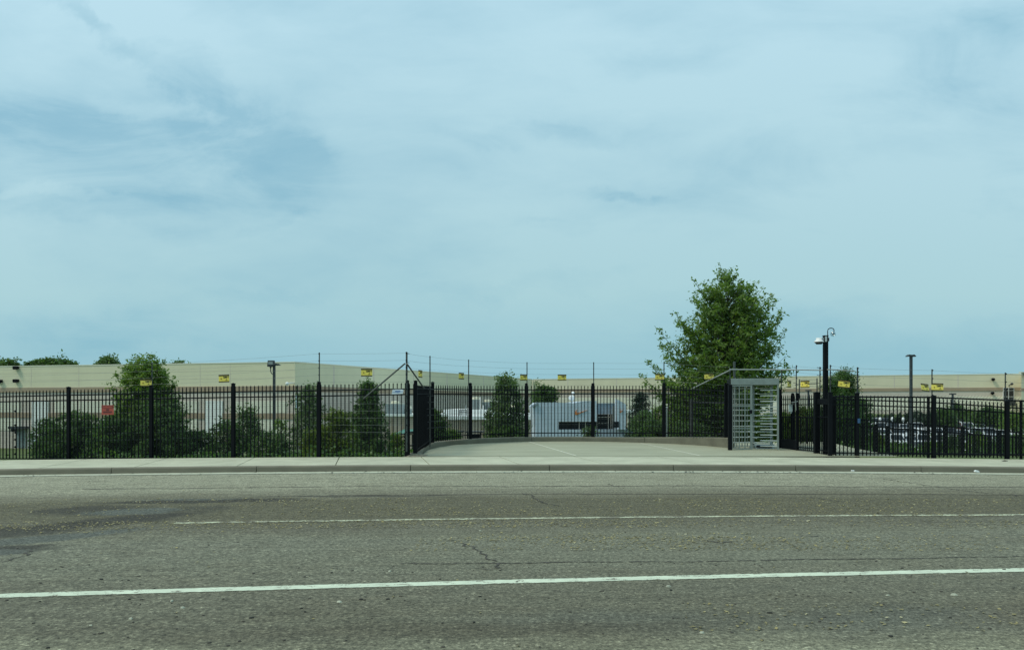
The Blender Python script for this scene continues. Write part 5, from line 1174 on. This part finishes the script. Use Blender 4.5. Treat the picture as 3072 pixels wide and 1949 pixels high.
def scatter(bands):
    out = []
    for (x0, x1, y0, y1, n_, pw) in bands:
        xx = rs.uniform(x0, x1, n_); yy = rs.uniform(y0, y1, n_)
        d = np.sin(xx*.9+yy*1.3)*.35+np.sin(xx*.37-yy*1.1+1)*.35+rs.normal(size=n_)*.6; kp = d > pw; out.append(np.stack([xx[kp], yy[kp]], 1))
    return np.concatenate(out)
def bits(name, label, xy, smin, smax, m, flat=.5, asp=(.3, .8), lift=.003):
    n_ = len(xy); me_v = []; ang = rs.uniform(0, math.pi, n_); s1 = rs.uniform(smin, smax, n_); s2 = s1*rs.uniform(*asp, n_); v = np.empty((n_, 4, 3))
    zz_ = np.array([zg(a) for a in xy[:, 0]])+lift+s2*.15
    for j, (a, b) in enumerate(((-1, 0), (0, -1), (1, 0), (0, 1))):
        v[:, j, 0] = xy[:, 0]+a*s1*np.cos(ang)/2-b*s2*np.sin(ang)/2; v[:, j, 1] = xy[:, 1]+a*s1*np.sin(ang)/2+b*s2*np.cos(ang)/2
        v[:, j, 2] = zz_+rs.uniform(-.3, .7, n_)*s2*flat
    me = bpy.data.meshes.new(name); me.vertices.add(4*n_); me.vertices.foreach_set('co', v.ravel()); me.loops.add(4*n_); me.loops.foreach_set('vertex_index', np.arange(4*n_)); me.polygons.add(n_)
    me.polygons.foreach_set('loop_start', np.arange(n_)*4); me.update(calc_edges=True); me.validate(); me.materials.append(m); o = bpy.data.objects.new(name, me); C.objects.link(o); tag(o, label, 'litter', kind='stuff'); return o
M['straw'] = leaf_mat('dry_leaf_litter', (.12, .095, .035), (.38, .32, .13), (.80, .76, .52), .1)
xy = scatter([(-8, 13, 10.3, 11.05, 6500, -.1), (-7, 13, 11.4, 13.6, 13000, .1), (-1.2, 6, 8.7, 9.6, 5000, .1), (-.5, 11, 9.2, 9.9, 2600, .2), (-9, -3, 10, 13.8, 3600, .2), (1.4, 6.5, 5.6, 6.4, 700, .2), (-8, 12, 5, 9, 500, .6), (-9, 12, 14, 18.4, 700, .6)])
bits('leaf_litter', 'yellowish dry leaf bits scattered along the lanes', xy, .014, .05, M['straw'], .4)
def pebbles(name, label, xy, r0, r1, m, squash=.6):
    mb = MB()
    for (x, y) in xy:
        r = rs.uniform(r0, r1); n_ = 6; z = zg(x); a0 = rs.uniform(0, 6); rr_ = rs.uniform(.65, 1.25, n_); asp = rs.uniform(.8, 1.5)
        ring = [(x+asp*r*rr_[k]*math.cos(a0+k*1.047), y+r*rr_[k]*math.sin(a0+k*1.047), z+.001) for k in range(n_)]
        rg2 = [(x+asp*.7*r*rr_[k]*math.cos(a0+k*1.047), y+.7*r*rr_[k]*math.sin(a0+k*1.047), z+r*squash) for k in range(n_)]
        mb.add(ring+rg2+[(x, y, z+r*squash*1.15)], [(k, (k+1) % 6, 6+(k+1) % 6, 6+k) for k in range(6)]+[(6+k, 6+(k+1) % 6, 12) for k in range(6)])
    o = mb.build(name, m); tag(o, label, 'litter', kind='stuff'); return o
xy = np.concatenate([np.stack([rs.uniform(-5, 7, 300), rs.uniform(5.0, 8.0, 300)], 1), np.stack([rs.uniform(-8, 9, 60), rs.uniform(7.2, 10, 60)], 1), np.stack([rs.uniform(-10, 12, 170), rs.uniform(14, 18.5, 170)], 1)])
gx = rs.uniform(-13, 14, 420); gx = gx[np.sin(gx*1.3)+np.sin(gx*.37+1)+rs.normal(size=420)*.7 > .0]; bits('gutter_debris', 'dark dirt and dry bits gathered along the gutter edge', np.stack([gx, 18.62+np.abs(rs.normal(size=len(gx)))*.13-.06], 1), .02, .09, M['soil'], .5, (.2, .6), .02)
pebbles('dark_gravel', 'small dark stones and crumbs scattered on the road', xy, .004, .013, M['crack'])
xy = np.array([(X(a, 3815/(b-YH)), 3815/(b-YH)) for a, b in ((268, 1688), (385, 1735), (650, 1718), (515, 1805), (388, 1793), (120, 1798), (305, 1732), (995, 1715), (905, 1822), (915, 1832), (1195, 1742), (1440, 1788), (1455, 1796), (1084, 1796), (1163, 1795), (1328, 1867), (1422, 1866), (1550, 1745), (1501, 1710), (2023, 1689), (2582, 1661), (2707, 1703), (2550, 1777), (2013, 1770), (2308, 1838), (2387, 1784), (2850, 1851), (2672, 1908), (1093, 1797), (145, 1937), (400, 1945), (755, 1850), (3012, 1707), (1010, 1536-0), (1800, 1539))])
pebbles('stones', 'larger dark stones lying on the road', xy, .009, .018, M['soil'])
xy = np.array([(X(a, 3815/(b-YH)), 3815/(b-YH)) for a, b in ((515, 1798), (393, 1851), (273, 1870), (546, 1819), (1170, 1712), (2004, 1759), (1018, 1803), (1632, 1734), (2663, 1785), (2106, 1898), (2863, 1784), (1440, 1591))])
pebbles('pale_stones', 'pale stones lying on the road', xy, .012, .024, M['kerbtop'])

for o in bpy.data.objects:
    if '_o' in o: del o['_o']
